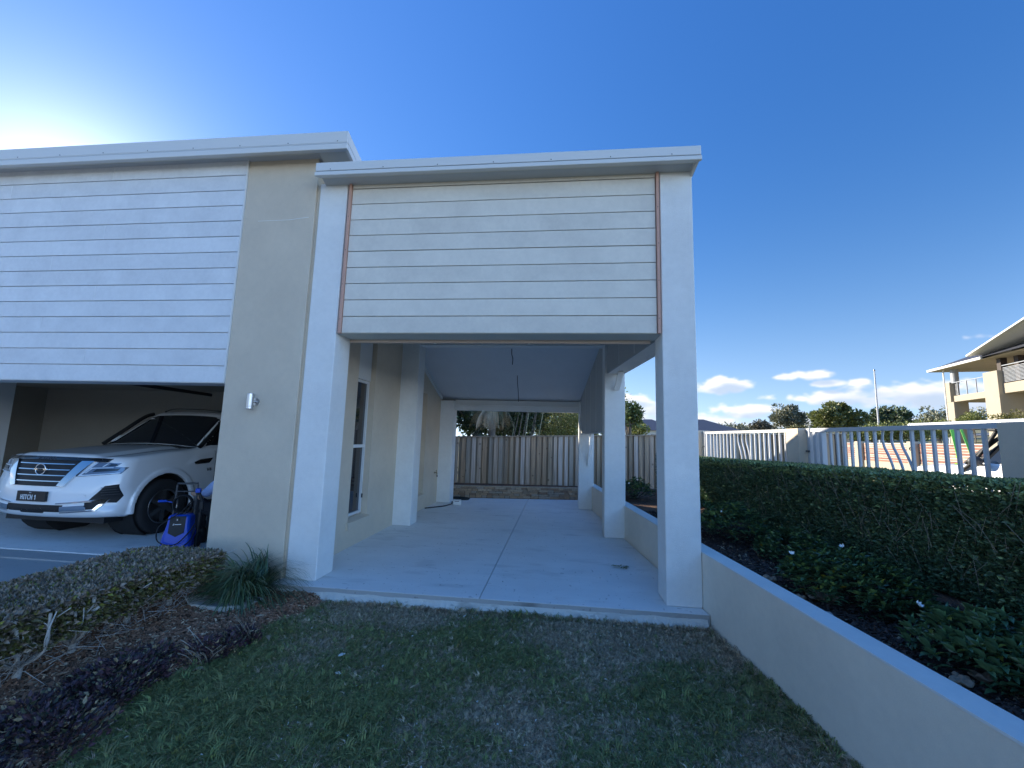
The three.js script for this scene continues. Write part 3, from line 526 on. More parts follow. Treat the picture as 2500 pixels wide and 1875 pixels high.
// a polygon laid over the skin, with thickness t and rounded by its own edge
function drape(poly, map, t, maxE = 0.045) {
  const sh = new THREE.Shape(poly.map(p => new THREE.Vector2(...p))); const sg = new THREE.ShapeGeometry(sh), P = sg.attributes.position, I = sg.index.array; let tris = [];
  for (let i = 0; i < I.length; i += 3) tris.push([0, 1, 2].map(k => [P.getX(I[i + k]), P.getY(I[i + k])]));
  for (let it = 0; it < 7; it++) { const o = []; let any = false; for (const [a, b, c] of tris) { const L = [[a, b, c], [b, c, a], [c, a, b]].map(([p, q, r]) => [Math.hypot(p[0] - q[0], p[1] - q[1]), p, q, r]).sort((m, n) => n[0] - m[0])[0]; if (L[0] > maxE) { any = true; const m = [(L[1][0] + L[2][0]) / 2, (L[1][1] + L[2][1]) / 2]; o.push([L[1], m, L[3]], [m, L[2], L[3]]); } else o.push([a, b, c]); } tris = o; if (!any) break; }
  const v = []; for (const tr of tris) for (const p of tr) v.push(...map(p[0], p[1], t));
  const ring = []; for (let i = 0; i < poly.length; i++) { const a = poly[i], b = poly[(i + 1) % poly.length], n = Math.max(1, Math.ceil(Math.hypot(a[0] - b[0], a[1] - b[1]) / maxE)); for (let k = 0; k < n; k++) ring.push([lerp(a[0], b[0], k / n), lerp(a[1], b[1], k / n)]); }
  for (let i = 0; i < ring.length; i++) { const a = ring[i], b = ring[(i + 1) % ring.length], A0 = map(...a, -0.01), A1 = map(...a, t), B0 = map(...b, -0.01), B1 = map(...b, t); v.push(...A0, ...A1, ...B1, ...A0, ...B1, ...B0); }
  let g = new THREE.BufferGeometry(); g.setAttribute('position', new THREE.BufferAttribute(new Float32Array(v), 3)); g = mergeVertices(g, 1e-4); g = toCreasedNormals(g, 0.6); g.setAttribute('uv', new THREE.BufferAttribute(new Float32Array(g.attributes.position.count * 2), 2)); return g;
}
const UP = 0.035, fMap = s => (x, y, t) => [s * x, y + UP, onFront(s * x, y + UP) + t];
const sMap = s => (z, y, t) => [s * (onSide(z, y) + t), y, z];
const tMap = (x, z, t) => [x, onTop(x, z) + t, z];
let carThing;
{
  const car = carThing = thing('four_wheel_drive', 'white four wheel drive parked nose out in the garage', 'car', [-4.40, 0, -0.56]);
  const body = part('body', surfaceNets(carBody, [-1.12, 0.26, -5.35], [1.12, 2.02, 0.14], 0.026), carPaint, car);
  const gloss = new THREE.MeshPhysicalMaterial({ color: lin(0.01, 0.01, 0.011), roughness: 0.25, clearcoat: 0.8, clearcoatRoughness: 0.05 });
  const mir = p => p.map(([x, y]) => [-x, y]).reverse();
  // grille
  const gr = part('grille', drape([[-0.40, 0.735], [0.40, 0.735], [0.60, 1.09], [-0.60, 1.09]], fMap(1), 0.012), M.black, car);
  for (let k = 0; k < 4; k++) { const y = 0.80 + 0.075 * k, w = 0.315 + (y - 0.74) * 0.38; part('grille_bar', drape([[-w, y - 0.005], [w, y - 0.005], [w + 0.005, y + 0.007], [-w - 0.005, y + 0.007]], fMap(1), 0.026), M.chrome, gr); }
  for (const s of [-1, 1]) {
    part('grille_chrome', drape([[0.315, 0.745], [0.405, 0.735], [0.64, 1.075], [0.50, 1.075], [0.47, 1.03]], fMap(s), 0.036), M.chrome, gr);
    const hl = part('headlight', drape([[0.50, 0.865], [0.93, 0.905], [0.955, 0.99], [0.86, 1.0], [0.90, 1.045], [0.66, 1.065]], fMap(s), 0.012), new THREE.MeshPhysicalMaterial({ color: lin(0.17, 0.2, 0.25), roughness: 0.06, metalness: 0.35, clearcoat: 1, clearcoatRoughness: 0.02 }), car);
    part('lamp_surround', [drape([[0.52, 0.872], [0.925, 0.91], [0.928, 0.921], [0.535, 0.887]], fMap(s), 0.02), drape([[0.52, 0.872], [0.545, 0.874], [0.685, 1.055], [0.66, 1.06]], fMap(s), 0.02), drape([[0.60, 0.972], [0.86, 0.985], [0.86, 0.994], [0.60, 0.984]], fMap(s), 0.02), drape([[0.60, 0.915], [0.66, 0.985], [0.645, 0.985], [0.585, 0.915]], fMap(s), 0.02), drape([[0.76, 1.0], [0.8, 1.045], [0.788, 1.046], [0.746, 1.0]], fMap(s), 0.02)], mat([0.75, 0.8, 0.85], 0.2, { metalness: 0.2 }), hl);
    part('lamp_unit', [drape([[0.665, 0.93], [0.90, 0.945], [0.915, 0.978], [0.70, 0.97]], fMap(s), 0.017), drape([[0.80, 1.005], [0.88, 1.012], [0.875, 1.036], [0.825, 1.042]], fMap(s), 0.017)], gloss, hl);
    const v = part('side_intake', drape([[0.70, 0.545], [0.905, 0.51], [0.945, 0.60], [0.945, 0.765], [0.84, 0.745]], fMap(s), 0.004), M.black, car);
    for (let k = 0; k < 4; k++) part('slat', drape([[0.81 + 0.0 * k, 0.62 + 0.032 * k], [0.935, 0.625 + 0.034 * k], [0.935, 0.632 + 0.034 * k], [0.81, 0.628 + 0.032 * k]], fMap(s), 0.012), M.darkGrey, v);
    part('fog_trim', [drape([[0.34, 0.505], [0.86, 0.553], [0.865, 0.572], [0.80, 0.568], [0.345, 0.519]], fMap(s), 0.02), drape([[0.835, 0.553], [0.87, 0.566], [0.80, 0.43], [0.765, 0.432]], fMap(s), 0.022), drape([[0.40, 0.388], [0.79, 0.418], [0.80, 0.436], [0.41, 0.402]], fMap(s), 0.022)], M.chrome, car);
    part('chrome_insert', drape([[0.40, 0.408], [0.69, 0.43], [0.70, 0.465], [0.665, 0.495], [0.40, 0.475]], fMap(s), 0.02), M.chrome, car);
    part('fog_recess', drape([[0.675, 0.435], [0.79, 0.445], [0.83, 0.545], [0.67, 0.53]], fMap(s), 0.006), M.black, car);
    part('sensor', new THREE.CylinderGeometry(0.014, 0.014, 0.006, 14).rotateX(Math.PI / 2).translate(s * 0.66, 0.655, onFront(s * 0.66, 0.655) + 0.002), carPaint, car);
    part('washer_cover', drape([[0.66, 0.79], [0.74, 0.795], [0.745, 0.83], [0.665, 0.825]], fMap(s), 0.003), carPaint, car);
  }
  part('lower_intake', drape([[-0.39, 0.402], [0.39, 0.402], [0.42, 0.492], [-0.42, 0.492]], fMap(1), 0.006), M.black, car);
  part('intake_lip', drape([[-0.16, 0.385], [0.16, 0.385], [0.18, 0.412], [-0.18, 0.412]], fMap(1), 0.014), M.black, car);
  // emblem ring with its bar
  const EY = 0.952 + UP, zl = onFront(0, EY) + 0.04;
  const em = part('emblem', [new THREE.TorusGeometry(0.072, 0.008, 8, 36).scale(1.05, 1, 0.7).translate(0, EY, zl), box(-0.096, 0.096, EY - 0.013, EY + 0.013, zl - 0.012, zl + 0.004, 0.004)], M.chrome, gr);
  part('emblem_lettering', text('NISSAN', 0.017, 0.003).translate(0, EY, zl + 0.0045), M.black, em);
  // number plate
  const pz = onFront(0.0, 0.63) + 0.03;
  const pl = part('number_plate', box(-0.225, 0.215, 0.57, 0.702, pz - 0.03, pz, 0.004), mat([0.011, 0.011, 0.013], 0.35), car);
  const pw = mat([0.72, 0.74, 0.74], 0.4);
  part('plate_lettering', [text('HITCH 1', 0.064, 0.002).scale(0.72, 1.0, 1).translate(-0.045, 0.625, pz + 0.0004), text('QLD', 0.012, 0.002).translate(-0.02, 0.683, pz + 0.0004)], pw, pl);
  // dark bonnet protector with raised lettering
  const bp = part('bonnet_protector', [drape([[-0.78, 1.108], [0.78, 1.108], [0.80, 1.153], [-0.80, 1.153]], (x, y, t) => [x, y + 0.006 - 0.03 * Math.abs(x) ** 2.4 + 0.0, Math.max(onFront(x, y - 0.03 * Math.abs(x) ** 2.4), -0.9) + t], 0.03)], gloss, car);
  { const L = text('PATROL', 0.036, 0.004), p = L.attributes.position; for (let i = 0; i < p.count; i++) { const x = p.getX(i) * 1.55 + p.getY(i) * 0.35, y = p.getY(i) + 1.133, z = p.getZ(i); p.setXYZ(i, x, y, onFront(x, y - 0.006 - 0.03 * Math.abs(x) ** 2.4) + 0.031 + z); } L.computeVertexNormals(); part('protector_lettering', L, mat([0.10, 0.10, 0.11], 0.3, { metalness: 0.5 }), bp); }
  for (const s of [-1, 1]) part('bonnet_shut_line', drape([[0.70, -0.30], [0.71, -0.30], [0.80, -1.42], [0.79, -1.42]].map(([x, z]) => [s * x, z]).sort(() => 0), tMap, 0.0015), M.darkGrey, car);
  // glass
  part('windscreen', drape([[-0.905, -1.57], [0.905, -1.57], [0.785, -2.21], [-0.785, -2.21]], tMap, 0.004, 0.06), M.glassDark, car);
  part('wiper_cowl', drape([[-0.82, -1.43], [0.82, -1.43], [0.87, -1.555], [-0.87, -1.555]], tMap, 0.004, 0.06), M.black, car);
  for (const s of [-1, 1]) {
    part('side_window', drape([[-1.80, 1.31], [-2.27, 1.78], [-2.97, 1.81], [-2.97, 1.30]].reverse(), sMap(s), 0.004, 0.07), M.glassDark, car);
    part('side_window', drape([[-3.03, 1.27], [-3.03, 1.80], [-3.85, 1.80], [-3.85, 1.27]].reverse(), sMap(s), 0.004, 0.07), M.glassDark, car);
    part('side_window', drape([[-3.93, 1.29], [-3.93, 1.79], [-4.6, 1.76], [-4.75, 1.31]].reverse(), sMap(s), 0.004, 0.07), M.glassDark, car);
    part('window_pillar', drape([[-1.60, 1.285], [-1.80, 1.31], [-2.27, 1.78], [-2.97, 1.81], [-2.97, 1.835], [-2.20, 1.825]].reverse(), sMap(s), 0.003, 0.07), M.black, car);
    part('pillar_trim', tube([[s * 0.925, 1.285, -1.56], [s * 0.885, 1.5, -1.82], [s * 0.815, 1.80, -2.18], [s * 0.795, 1.845, -2.3]], 0.034, 8, 24), M.black, car);
    part('fender_vent', drape([[-1.42, 1.045], [-1.45, 1.005], [-1.72, 1.015], [-1.80, 1.10], [-1.55, 1.085]], sMap(s), 0.008), gloss, car);
    { const L = text('V8', 0.05, 0.004).scale(1.25, 1, 1); const p = L.attributes.position, zc = -1.74, yc = 0.905; for (let i = 0; i < p.count; i++) { const a = p.getX(i), b = p.getY(i); p.setXYZ(i, s * (onSide(zc - s * 0 - a * 1, yc + b) + 0.003 + p.getZ(i)), yc + b, zc - a); } L.computeVertexNormals(); part('badge', L, M.darkGrey, car); }
    part('door_handle', box(0.0, 0.03, 0, 0.035, -0.11, 0.11, 0.012).translate(s > 0 ? onSide(-2.85, 1.12) - 0.005 : -onSide(-2.85, 1.12) - 0.025, 1.10, -2.85), carPaint, car);
    part('door_shut_line', drape([[-1.86, 0.5], [-1.868, 0.5], [-1.868, 1.22], [-1.86, 1.22]].reverse(), sMap(s), 0.0012), M.darkGrey, car);
    const mr = part('door_mirror', new THREE.SphereGeometry(1, 20, 14).scale(0.12, 0.10, 0.075).translate(s * 1.12, 1.335, -1.98), carPaint, car);
    part('mirror_arm', bar([s * 0.9, 1.27, -2.0], [s * 1.07, 1.27, -1.99], 0.06, 0.035), M.black, mr);
    part('roof_rail', tube([[s * 0.70, 1.90, -2.45], [s * 0.71, 1.955, -2.6], [s * 0.71, 1.955, -4.3], [s * 0.70, 1.89, -4.45]], 0.017, 8), M.chrome, car);
    part('side_step', box(s > 0 ? 0.82 : -0.98, s > 0 ? 0.98 : -0.82, 0.33, 0.38, -3.5, -1.5, 0.02), M.black, car);
  }
  part('underbody', box(-0.78, 0.78, 0.26, 0.40, -4.9, -0.28), M.black, car);
  const linerMat = new THREE.MeshStandardMaterial({ color: lin(0.012, 0.012, 0.012), roughness: 0.95, side: THREE.DoubleSide });
  for (const a of AX) for (const s of [-1, 1]) { part('arch_liner', new THREE.CylinderGeometry(0.462, 0.462, 0.42, 28, 1, true).rotateZ(Math.PI / 2).translate(s * 0.74, 0.43, a), linerMat, car); part('arch_back', new THREE.CylinderGeometry(0.47, 0.47, 0.01, 28).rotateZ(Math.PI / 2).translate(s * 0.53, 0.43, a), M.rubber, car); }
  // wheels
  const tyre = new THREE.LatheGeometry([[0.25, -0.12], [0.27, -0.135], [0.34, -0.142], [0.385, -0.128], [0.403, -0.09], [0.405, 0], [0.403, 0.09], [0.385, 0.128], [0.34, 0.142], [0.27, 0.135], [0.25, 0.12]].map(p => new THREE.Vector2(...p)), 48).rotateZ(Math.PI / 2);
  const rimG = []; for (let k = 0; k < 6; k++) { const a = k / 6 * 2 * Math.PI; rimG.push(bar([0.115, 0.05 * Math.cos(a), 0.05 * Math.sin(a)], [0.105, 0.235 * Math.cos(a), 0.235 * Math.sin(a)], 0.06, 0.02, [1, 0, 0])); }
  rimG.push(new THREE.TorusGeometry(0.245, 0.014, 8, 36).rotateY(Math.PI / 2).translate(0.115, 0, 0), new THREE.CylinderGeometry(0.06, 0.065, 0.03, 20).rotateZ(Math.PI / 2).translate(0.11, 0, 0), new THREE.CylinderGeometry(0.24, 0.24, 0.01, 28).rotateZ(Math.PI / 2).translate(0.03, 0, 0));
  const rim = merge(rimG);
  for (const a of AX) for (const s of [-1, 1]) { const w = new THREE.Group(); w.name = 'wheel'; w.position.set(s * 0.85, WR, a); if (s < 0) w.rotation.y = Math.PI; car.add(w); part('tyre', tyre, M.rubber, w); part('rim', rim, mat([0.25, 0.25, 0.26], 0.3, { metalness: 0.9 }), w); }
}
// ---------------------------------------------------------------- blue pressure washer
{
  const w = thing('pressure_washer', 'blue and black pressure washer standing on the garage floor', 'pressure washer', [-2.42, 0, -0.80], 0.42);
  const blue = mat([0.006, 0.075, 0.52], 0.33), ac = M.black;
  const shell = (x, y, z) => { const t = clamp(y / 0.46), hw = lerp(0.165, 0.135, t) + 0.012 * Math.sin(t * 6), hd = lerp(0.15, 0.11, t); return smax(smax(Math.abs(x) - hw, Math.abs(z + 0.02 * t) - hd, 0.06), smax(0.035 - y, y - 0.455 + 0.25 * x * x, 0.04), 0.04); };
  part('body', surfaceNets(shell, [-0.22, 0, -0.2], [0.22, 0.5, 0.2], 0.011), blue, w);
  const fz = (x, y) => { for (let z = 0.2; z > -0.1; z -= 0.004) if (shell(x, y, z) < 0) return z; return 0.1; };
  const fp = part('front_panel', drape([[-0.088, 0.44], [-0.088, 0.235], [0.0, 0.185], [0.088, 0.235], [0.088, 0.44]], (x, y, t) => [x, y, fz(x, y) + t], 0.008, 0.03), ac, w);
  part('switch', new THREE.CylinderGeometry(0.018, 0.018, 0.02, 16).rotateX(Math.PI / 2).translate(0, 0.40, fz(0, 0.4) + 0.014), M.darkGrey, fp);
  part('switch_mark', box(-0.003, 0.003, 0.39, 0.41, fz(0, 0.4) + 0.024, fz(0, 0.4) + 0.027), M.white, fp);
  part('logo_flash', [text('E', 0.02, 0.002).applyMatrix4(new THREE.Matrix4().makeShear(0, 0, 0.35, 0, 0, 0)).translate(-0.038, 0.34, fz(0, 0.34) + 0.009), box(-0.026, 0.045, 0.336, 0.344, fz(0, 0.34) + 0.0085, fz(0, 0.34) + 0.0105)], pwWhite(), fp);
  function pwWhite() { return mat([0.75, 0.75, 0.75], 0.5); }
  part('handle_frame', [tube([[-0.12, 0.43, -0.06], [-0.12, 0.6, -0.075], [-0.118, 0.83, -0.085]], 0.012, 8), tube([[0.12, 0.43, -0.06], [0.12, 0.6, -0.075], [0.118, 0.83, -0.085]], 0.012, 8), rod([-0.12, 0.845, -0.085], [0.12, 0.845, -0.085], 0.014), rod([-0.12, 0.74, -0.08], [0.12, 0.74, -0.08], 0.009)], M.darkGrey, w);
  const hoseP = []; const rr = rng(8); for (let i = 0; i <= 60; i++) { const a = i / 60 * Math.PI * 2 * 5; hoseP.push([0.105 * Math.cos(a), 0.585 + 0.115 * Math.sin(a), -0.03 + 0.012 * (i / 10) + 0.006 * (rr() - 0.5)]); }
  part('coiled_hose', tube(hoseP, 0.0085, 6, 260), M.rubber, w);
  part('loose_hose', [tube([[0.10, 0.62, 0.04], [0.03, 0.5, 0.11], [-0.10, 0.40, 0.15], [-0.2, 0.3, 0.12], [-0.17, 0.15, 0.17], [0.02, 0.10, 0.2], [0.14, 0.22, 0.16], [0.19, 0.34, 0.08]], 0.0075, 6, 60), tube([[0.19, 0.3, 0.05], [0.16, 0.12, 0.14], [0.02, 0.04, 0.19], [-0.1, 0.02, 0.2]], 0.0075, 6, 30)], M.rubber, w);
  part('spray_gun', [rod([0.2, 0.12, 0.0], [0.215, 0.55, 0.0], 0.013), rod([0.2, 0.12, 0], [0.195, 0.02, 0], 0.008), box(0.19, 0.245, 0.5, 0.62, -0.03, 0.03, 0.015), rod([0.225, 0.6, 0], [0.16, 0.75, 0], 0.02), rod([0.205, 0.3, 0], [0.21, 0.47, 0], 0.024)], ac, w);
  part('gun_cap', box(0.13, 0.19, 0.73, 0.79, -0.02, 0.03, 0.01), blue, w);
  part('reel_crank', [rod([-0.12, 0.60, -0.03], [-0.2, 0.625, -0.01], 0.007), rod([-0.195, 0.625, -0.01], [-0.27, 0.63, 0.03], 0.016)], blue, w);
  for (const s of [-1, 1]) part('wheel', new THREE.LatheGeometry([[0.0, -0.02], [0.05, -0.022], [0.07, -0.024], [0.09, -0.02], [0.095, 0], [0.09, 0.02], [0.07, 0.024], [0.05, 0.022], [0, 0.02]].map(p => new THREE.Vector2(...p)), 24).rotateZ(Math.PI / 2).translate(s * 0.185, 0.095, -0.10), M.rubber, w);
  part('foot', box(-0.13, 0.13, 0.0, 0.05, 0.04, 0.12, 0.01), ac, w);
}
// ---------------------------------------------------------------- person crouching beside the wheel, seen between the washer and the pier
{
  const p = thing('person', 'person in pale blue shirt and dark trousers crouching beside the car wheel', 'person', [-2.16, 0, -1.34]);
  const cap = (P, a, b, ra, rb) => { const px = P[0] - a[0], py = P[1] - a[1], pz = P[2] - a[2], dx = b[0] - a[0], dy = b[1] - a[1], dz = b[2] - a[2], h = clamp((px * dx + py * dy + pz * dz) / (dx * dx + dy * dy + dz * dz)); return Math.hypot(px - dx * h, py - dy * h, pz - dz * h) - lerp(ra, rb, h); };
  // facing -x; joints in metres
  const hip = [0.10, 0.34, 0], chest = [-0.02, 0.72, 0], neck = [-0.07, 0.93, 0], head = [-0.13, 1.06, 0];
  const J = s => ({ hip: [0.08, 0.33, s * 0.10], knee: [-0.34, 0.50 + 0.03 * s, s * 0.17], ankle: [-0.38 + 0.09 * s, 0.10, s * 0.16], toe: [-0.60 + 0.09 * s, 0.045, s * 0.19], sh: [-0.05, 0.84, s * 0.19], el: [-0.26, 0.64, s * 0.26], wr: [-0.46, 0.66, s * 0.13], tip: [-0.545, 0.67, s * 0.10] });
  const blobs = (P, list, k) => { let d = 9; for (const [a, b, ra, rb] of list) d = smin(d, cap(P, a, b, ra, rb), k); return d; };
  const L = J(1), R = J(-1);
  const fingers = s => { const j = s > 0 ? L : R, o = []; for (let f = 0; f < 4; f++) { const y = 0.69 - 0.019 * f, l = [0.072, 0.08, 0.075, 0.058][f]; o.push([[-0.50, y - 0.01, j.wr[2] - 0.012 * s], [-0.50 - l * 0.6, y, j.tip[2] - 0.012 * s], 0.0095, 0.0085], [[-0.50 - l * 0.6, y, j.tip[2] - 0.012 * s], [-0.50 - l, y - 0.02, j.tip[2] - 0.035 * s], 0.0085, 0.0075]); } o.push([[-0.475, 0.665, j.wr[2] - 0.01 * s], [-0.505, 0.715, j.wr[2] - 0.045 * s], 0.011, 0.0085]); return o; };
  const skinList = [[neck, head, 0.055, 0.06], [[-0.13, 1.08, 0], [-0.12, 1.13, 0], 0.082, 0.088], [[-0.17, 1.03, 0], [-0.16, 1.07, 0], 0.055, 0.065], [[-0.222, 1.075, 0], [-0.235, 1.055, 0], 0.012, 0.015], [[-0.10, 1.06, 0.083], [-0.10, 1.09, 0.085], 0.016, 0.02], [[-0.10, 1.06, -0.083], [-0.10, 1.09, -0.085], 0.016, 0.02]];
  for (const j of [L, R]) skinList.push([j.el, j.wr, 0.042, 0.029], [j.wr, [-0.50, 0.665, j.wr[2]], 0.03, 0.034]);
  const skinF = (x, y, z) => { const P = [x, y, z]; let d = blobs(P, skinList, 0.03); d = Math.min(d, blobs(P, fingers(1), 0.006), blobs(P, fingers(-1), 0.006)); return d; };
  part('body', surfaceNets(skinF, [-0.64, 0.52, -0.36], [0.06, 1.26, 0.36], 0.011), mat([0.42, 0.26, 0.18], 0.6), p);
  const shirtF = (x, y, z) => blobs([x, y, z], [[[0.09, 0.42, 0.07], [0.0, 0.76, 0.10], 0.135, 0.125], [[0.09, 0.42, -0.07], [0.0, 0.76, -0.10], 0.135, 0.125], [[-0.02, 0.80, -0.13], [-0.02, 0.80, 0.13], 0.085, 0.085], [L.sh, [-0.19, 0.70, 0.25], 0.078, 0.06], [R.sh, [-0.19, 0.70, -0.25], 0.078, 0.06], [[-0.03, 0.84, 0], neck, 0.1, 0.068], [[0.12, 0.28, -0.05], [0.10, 0.42, -0.05], 0.15, 0.14], [[0.12, 0.28, 0.05], [0.10, 0.42, 0.05], 0.15, 0.14]], 0.06) + 0.006 * pn(x * 14, y * 9, z * 14) ;
  part('shirt', surfaceNets(shirtF, [-0.34, 0.06, -0.4], [0.36, 1.05, 0.4], 0.018), mat([0.36, 0.47, 0.74], 0.85), p);
  const trF = (x, y, z) => { let l = [[[0.1, 0.28, -0.08], [0.1, 0.28, 0.08], 0.15, 0.15]]; for (const j of [L, R]) l.push([j.hip, j.knee, 0.115, 0.078], [j.knee, j.ankle, 0.075, 0.058]); return blobs([x, y, z], l, 0.05) + 0.005 * pn(x * 12, y * 12, z * 12); };
  part('trousers', surfaceNets(trF, [-0.62, 0.02, -0.36], [0.30, 0.66, 0.36], 0.018), mat([0.018, 0.019, 0.023], 0.9), p);
  for (const j of [L, R]) part('boot', surfaceNets((x, y, z) => { const P = [x, y, z]; return smax(smin(smin(cap(P, [j.ankle[0] + 0.02, 0.16, j.ankle[2]], [j.ankle[0] + 0.02, 0.06, j.ankle[2]], 0.06, 0.055), cap(P, [j.ankle[0], 0.05, j.ankle[2]], j.toe, 0.055, 0.045), 0.05), cap(P, [j.ankle[0] + 0.05, 0.04, j.ankle[2]], [j.ankle[0] + 0.03, 0.06, j.ankle[2]], 0.045, 0.045), 0.03), -y, 0.004); }, [-0.82, -0.02, j.ankle[2] - 0.12], [-0.12, 0.24, j.ankle[2] + 0.14], 0.011), mat([0.022, 0.016, 0.013], 0.5), p);
  part('hair', surfaceNets((x, y, z) => smax(smin(cap([x, y, z], [-0.12, 1.10, 0], [-0.09, 1.14, 0], 0.095, 0.098), 9, 0.01), smax(-(x + 0.175) - 0.9 * (y - 1.17), 1.05 - y, 0.02), 0.01), [-0.28, 0.98, -0.14], [0.06, 1.28, 0.14], 0.012), mat([0.05, 0.035, 0.025], 0.8), p);
  for (const s of [-1, 1]) part('eye', new THREE.SphereGeometry(0.011, 10, 8).translate(-0.213, 1.095, s * 0.032), M.black, p);
  part('mouth', box(-0.226, -0.21, 1.012, 1.018, -0.022, 0.022, 0.002), mat([0.3, 0.12, 0.1], 0.7), p);
}
// ---------------------------------------------------------------- hose, jug and leaf on the carport floor
{
  const hp = []; for (let i = 0; i <= 90; i++) { const a = i / 90 * Math.PI * 2 * 5, r = 0.17 + 0.035 * Math.sin(i * 0.7) + 0.03 * pn(i * 0.2, 1, 1); hp.push([0.12 + 1.25 * r * Math.cos(a), 0.012 + 0.006 * i / 18, -6.32 + 0.8 * r * Math.sin(a)]); }
  single('garden_hose', 'dark green garden hose coiled on the slab by the rear column', 'hose', [tube(hp, 0.0095, 6, 420)], mat([0.014, 0.022, 0.02], 0.6));
  single('drain_hose', 'black hose lying from the beige wall to the white canister', 'hose', tube([[-0.30, 0.012, -4.72], [-0.12, 0.012, -4.95], [0.02, 0.013, -5.12], [0.13, 0.03, -5.33], [0.17, 0.05, -5.40]], 0.0125, 8, 40), M.black);
  const c = thing('white_canister', 'small white plastic canister lying at the foot of the rear column', 'canister', [0.25, 0, -5.42], 0.2);
  part('tank', new RoundedBoxGeometry(0.2, 0.12, 0.15, 3, 0.03).translate(0, 0.06, 0), mat([0.74, 0.74, 0.72], 0.4), c);
  part('outlet', new THREE.CylinderGeometry(0.03, 0.03, 0.04, 16).rotateZ(Math.PI / 2).translate(-0.11, 0.05, 0), M.black, c);
  part('label_band', box(-0.06, 0.05, 0.085, 0.1, 0.0745, 0.0765), M.darkGrey, c);
  const lf = thing('fallen_sprig', 'green leafy sprig lying on the concrete floor', 'leaf', [3.39, 0.002, -1.18]); const r = rng(41);
  for (let i = 0; i < 16; i++) { const a = r() * 6.28, m = part('leaf', leafGeo(0.05 + 0.02 * r(), 0.025, 0.3, 0.1), mat([0.06 + 0.06 * r(), 0.12 + 0.05 * r(), 0.02], 0.5, { side: THREE.DoubleSide }), lf); m.position.set(0.075 * (r() - 0.5) * 2, 0.012 + 0.012 * r(), 0.04 * (r() - 0.5) * 2); m.rotation.set(-0.2 * r(), a, 0.6 * (r() - 0.5)); }
}
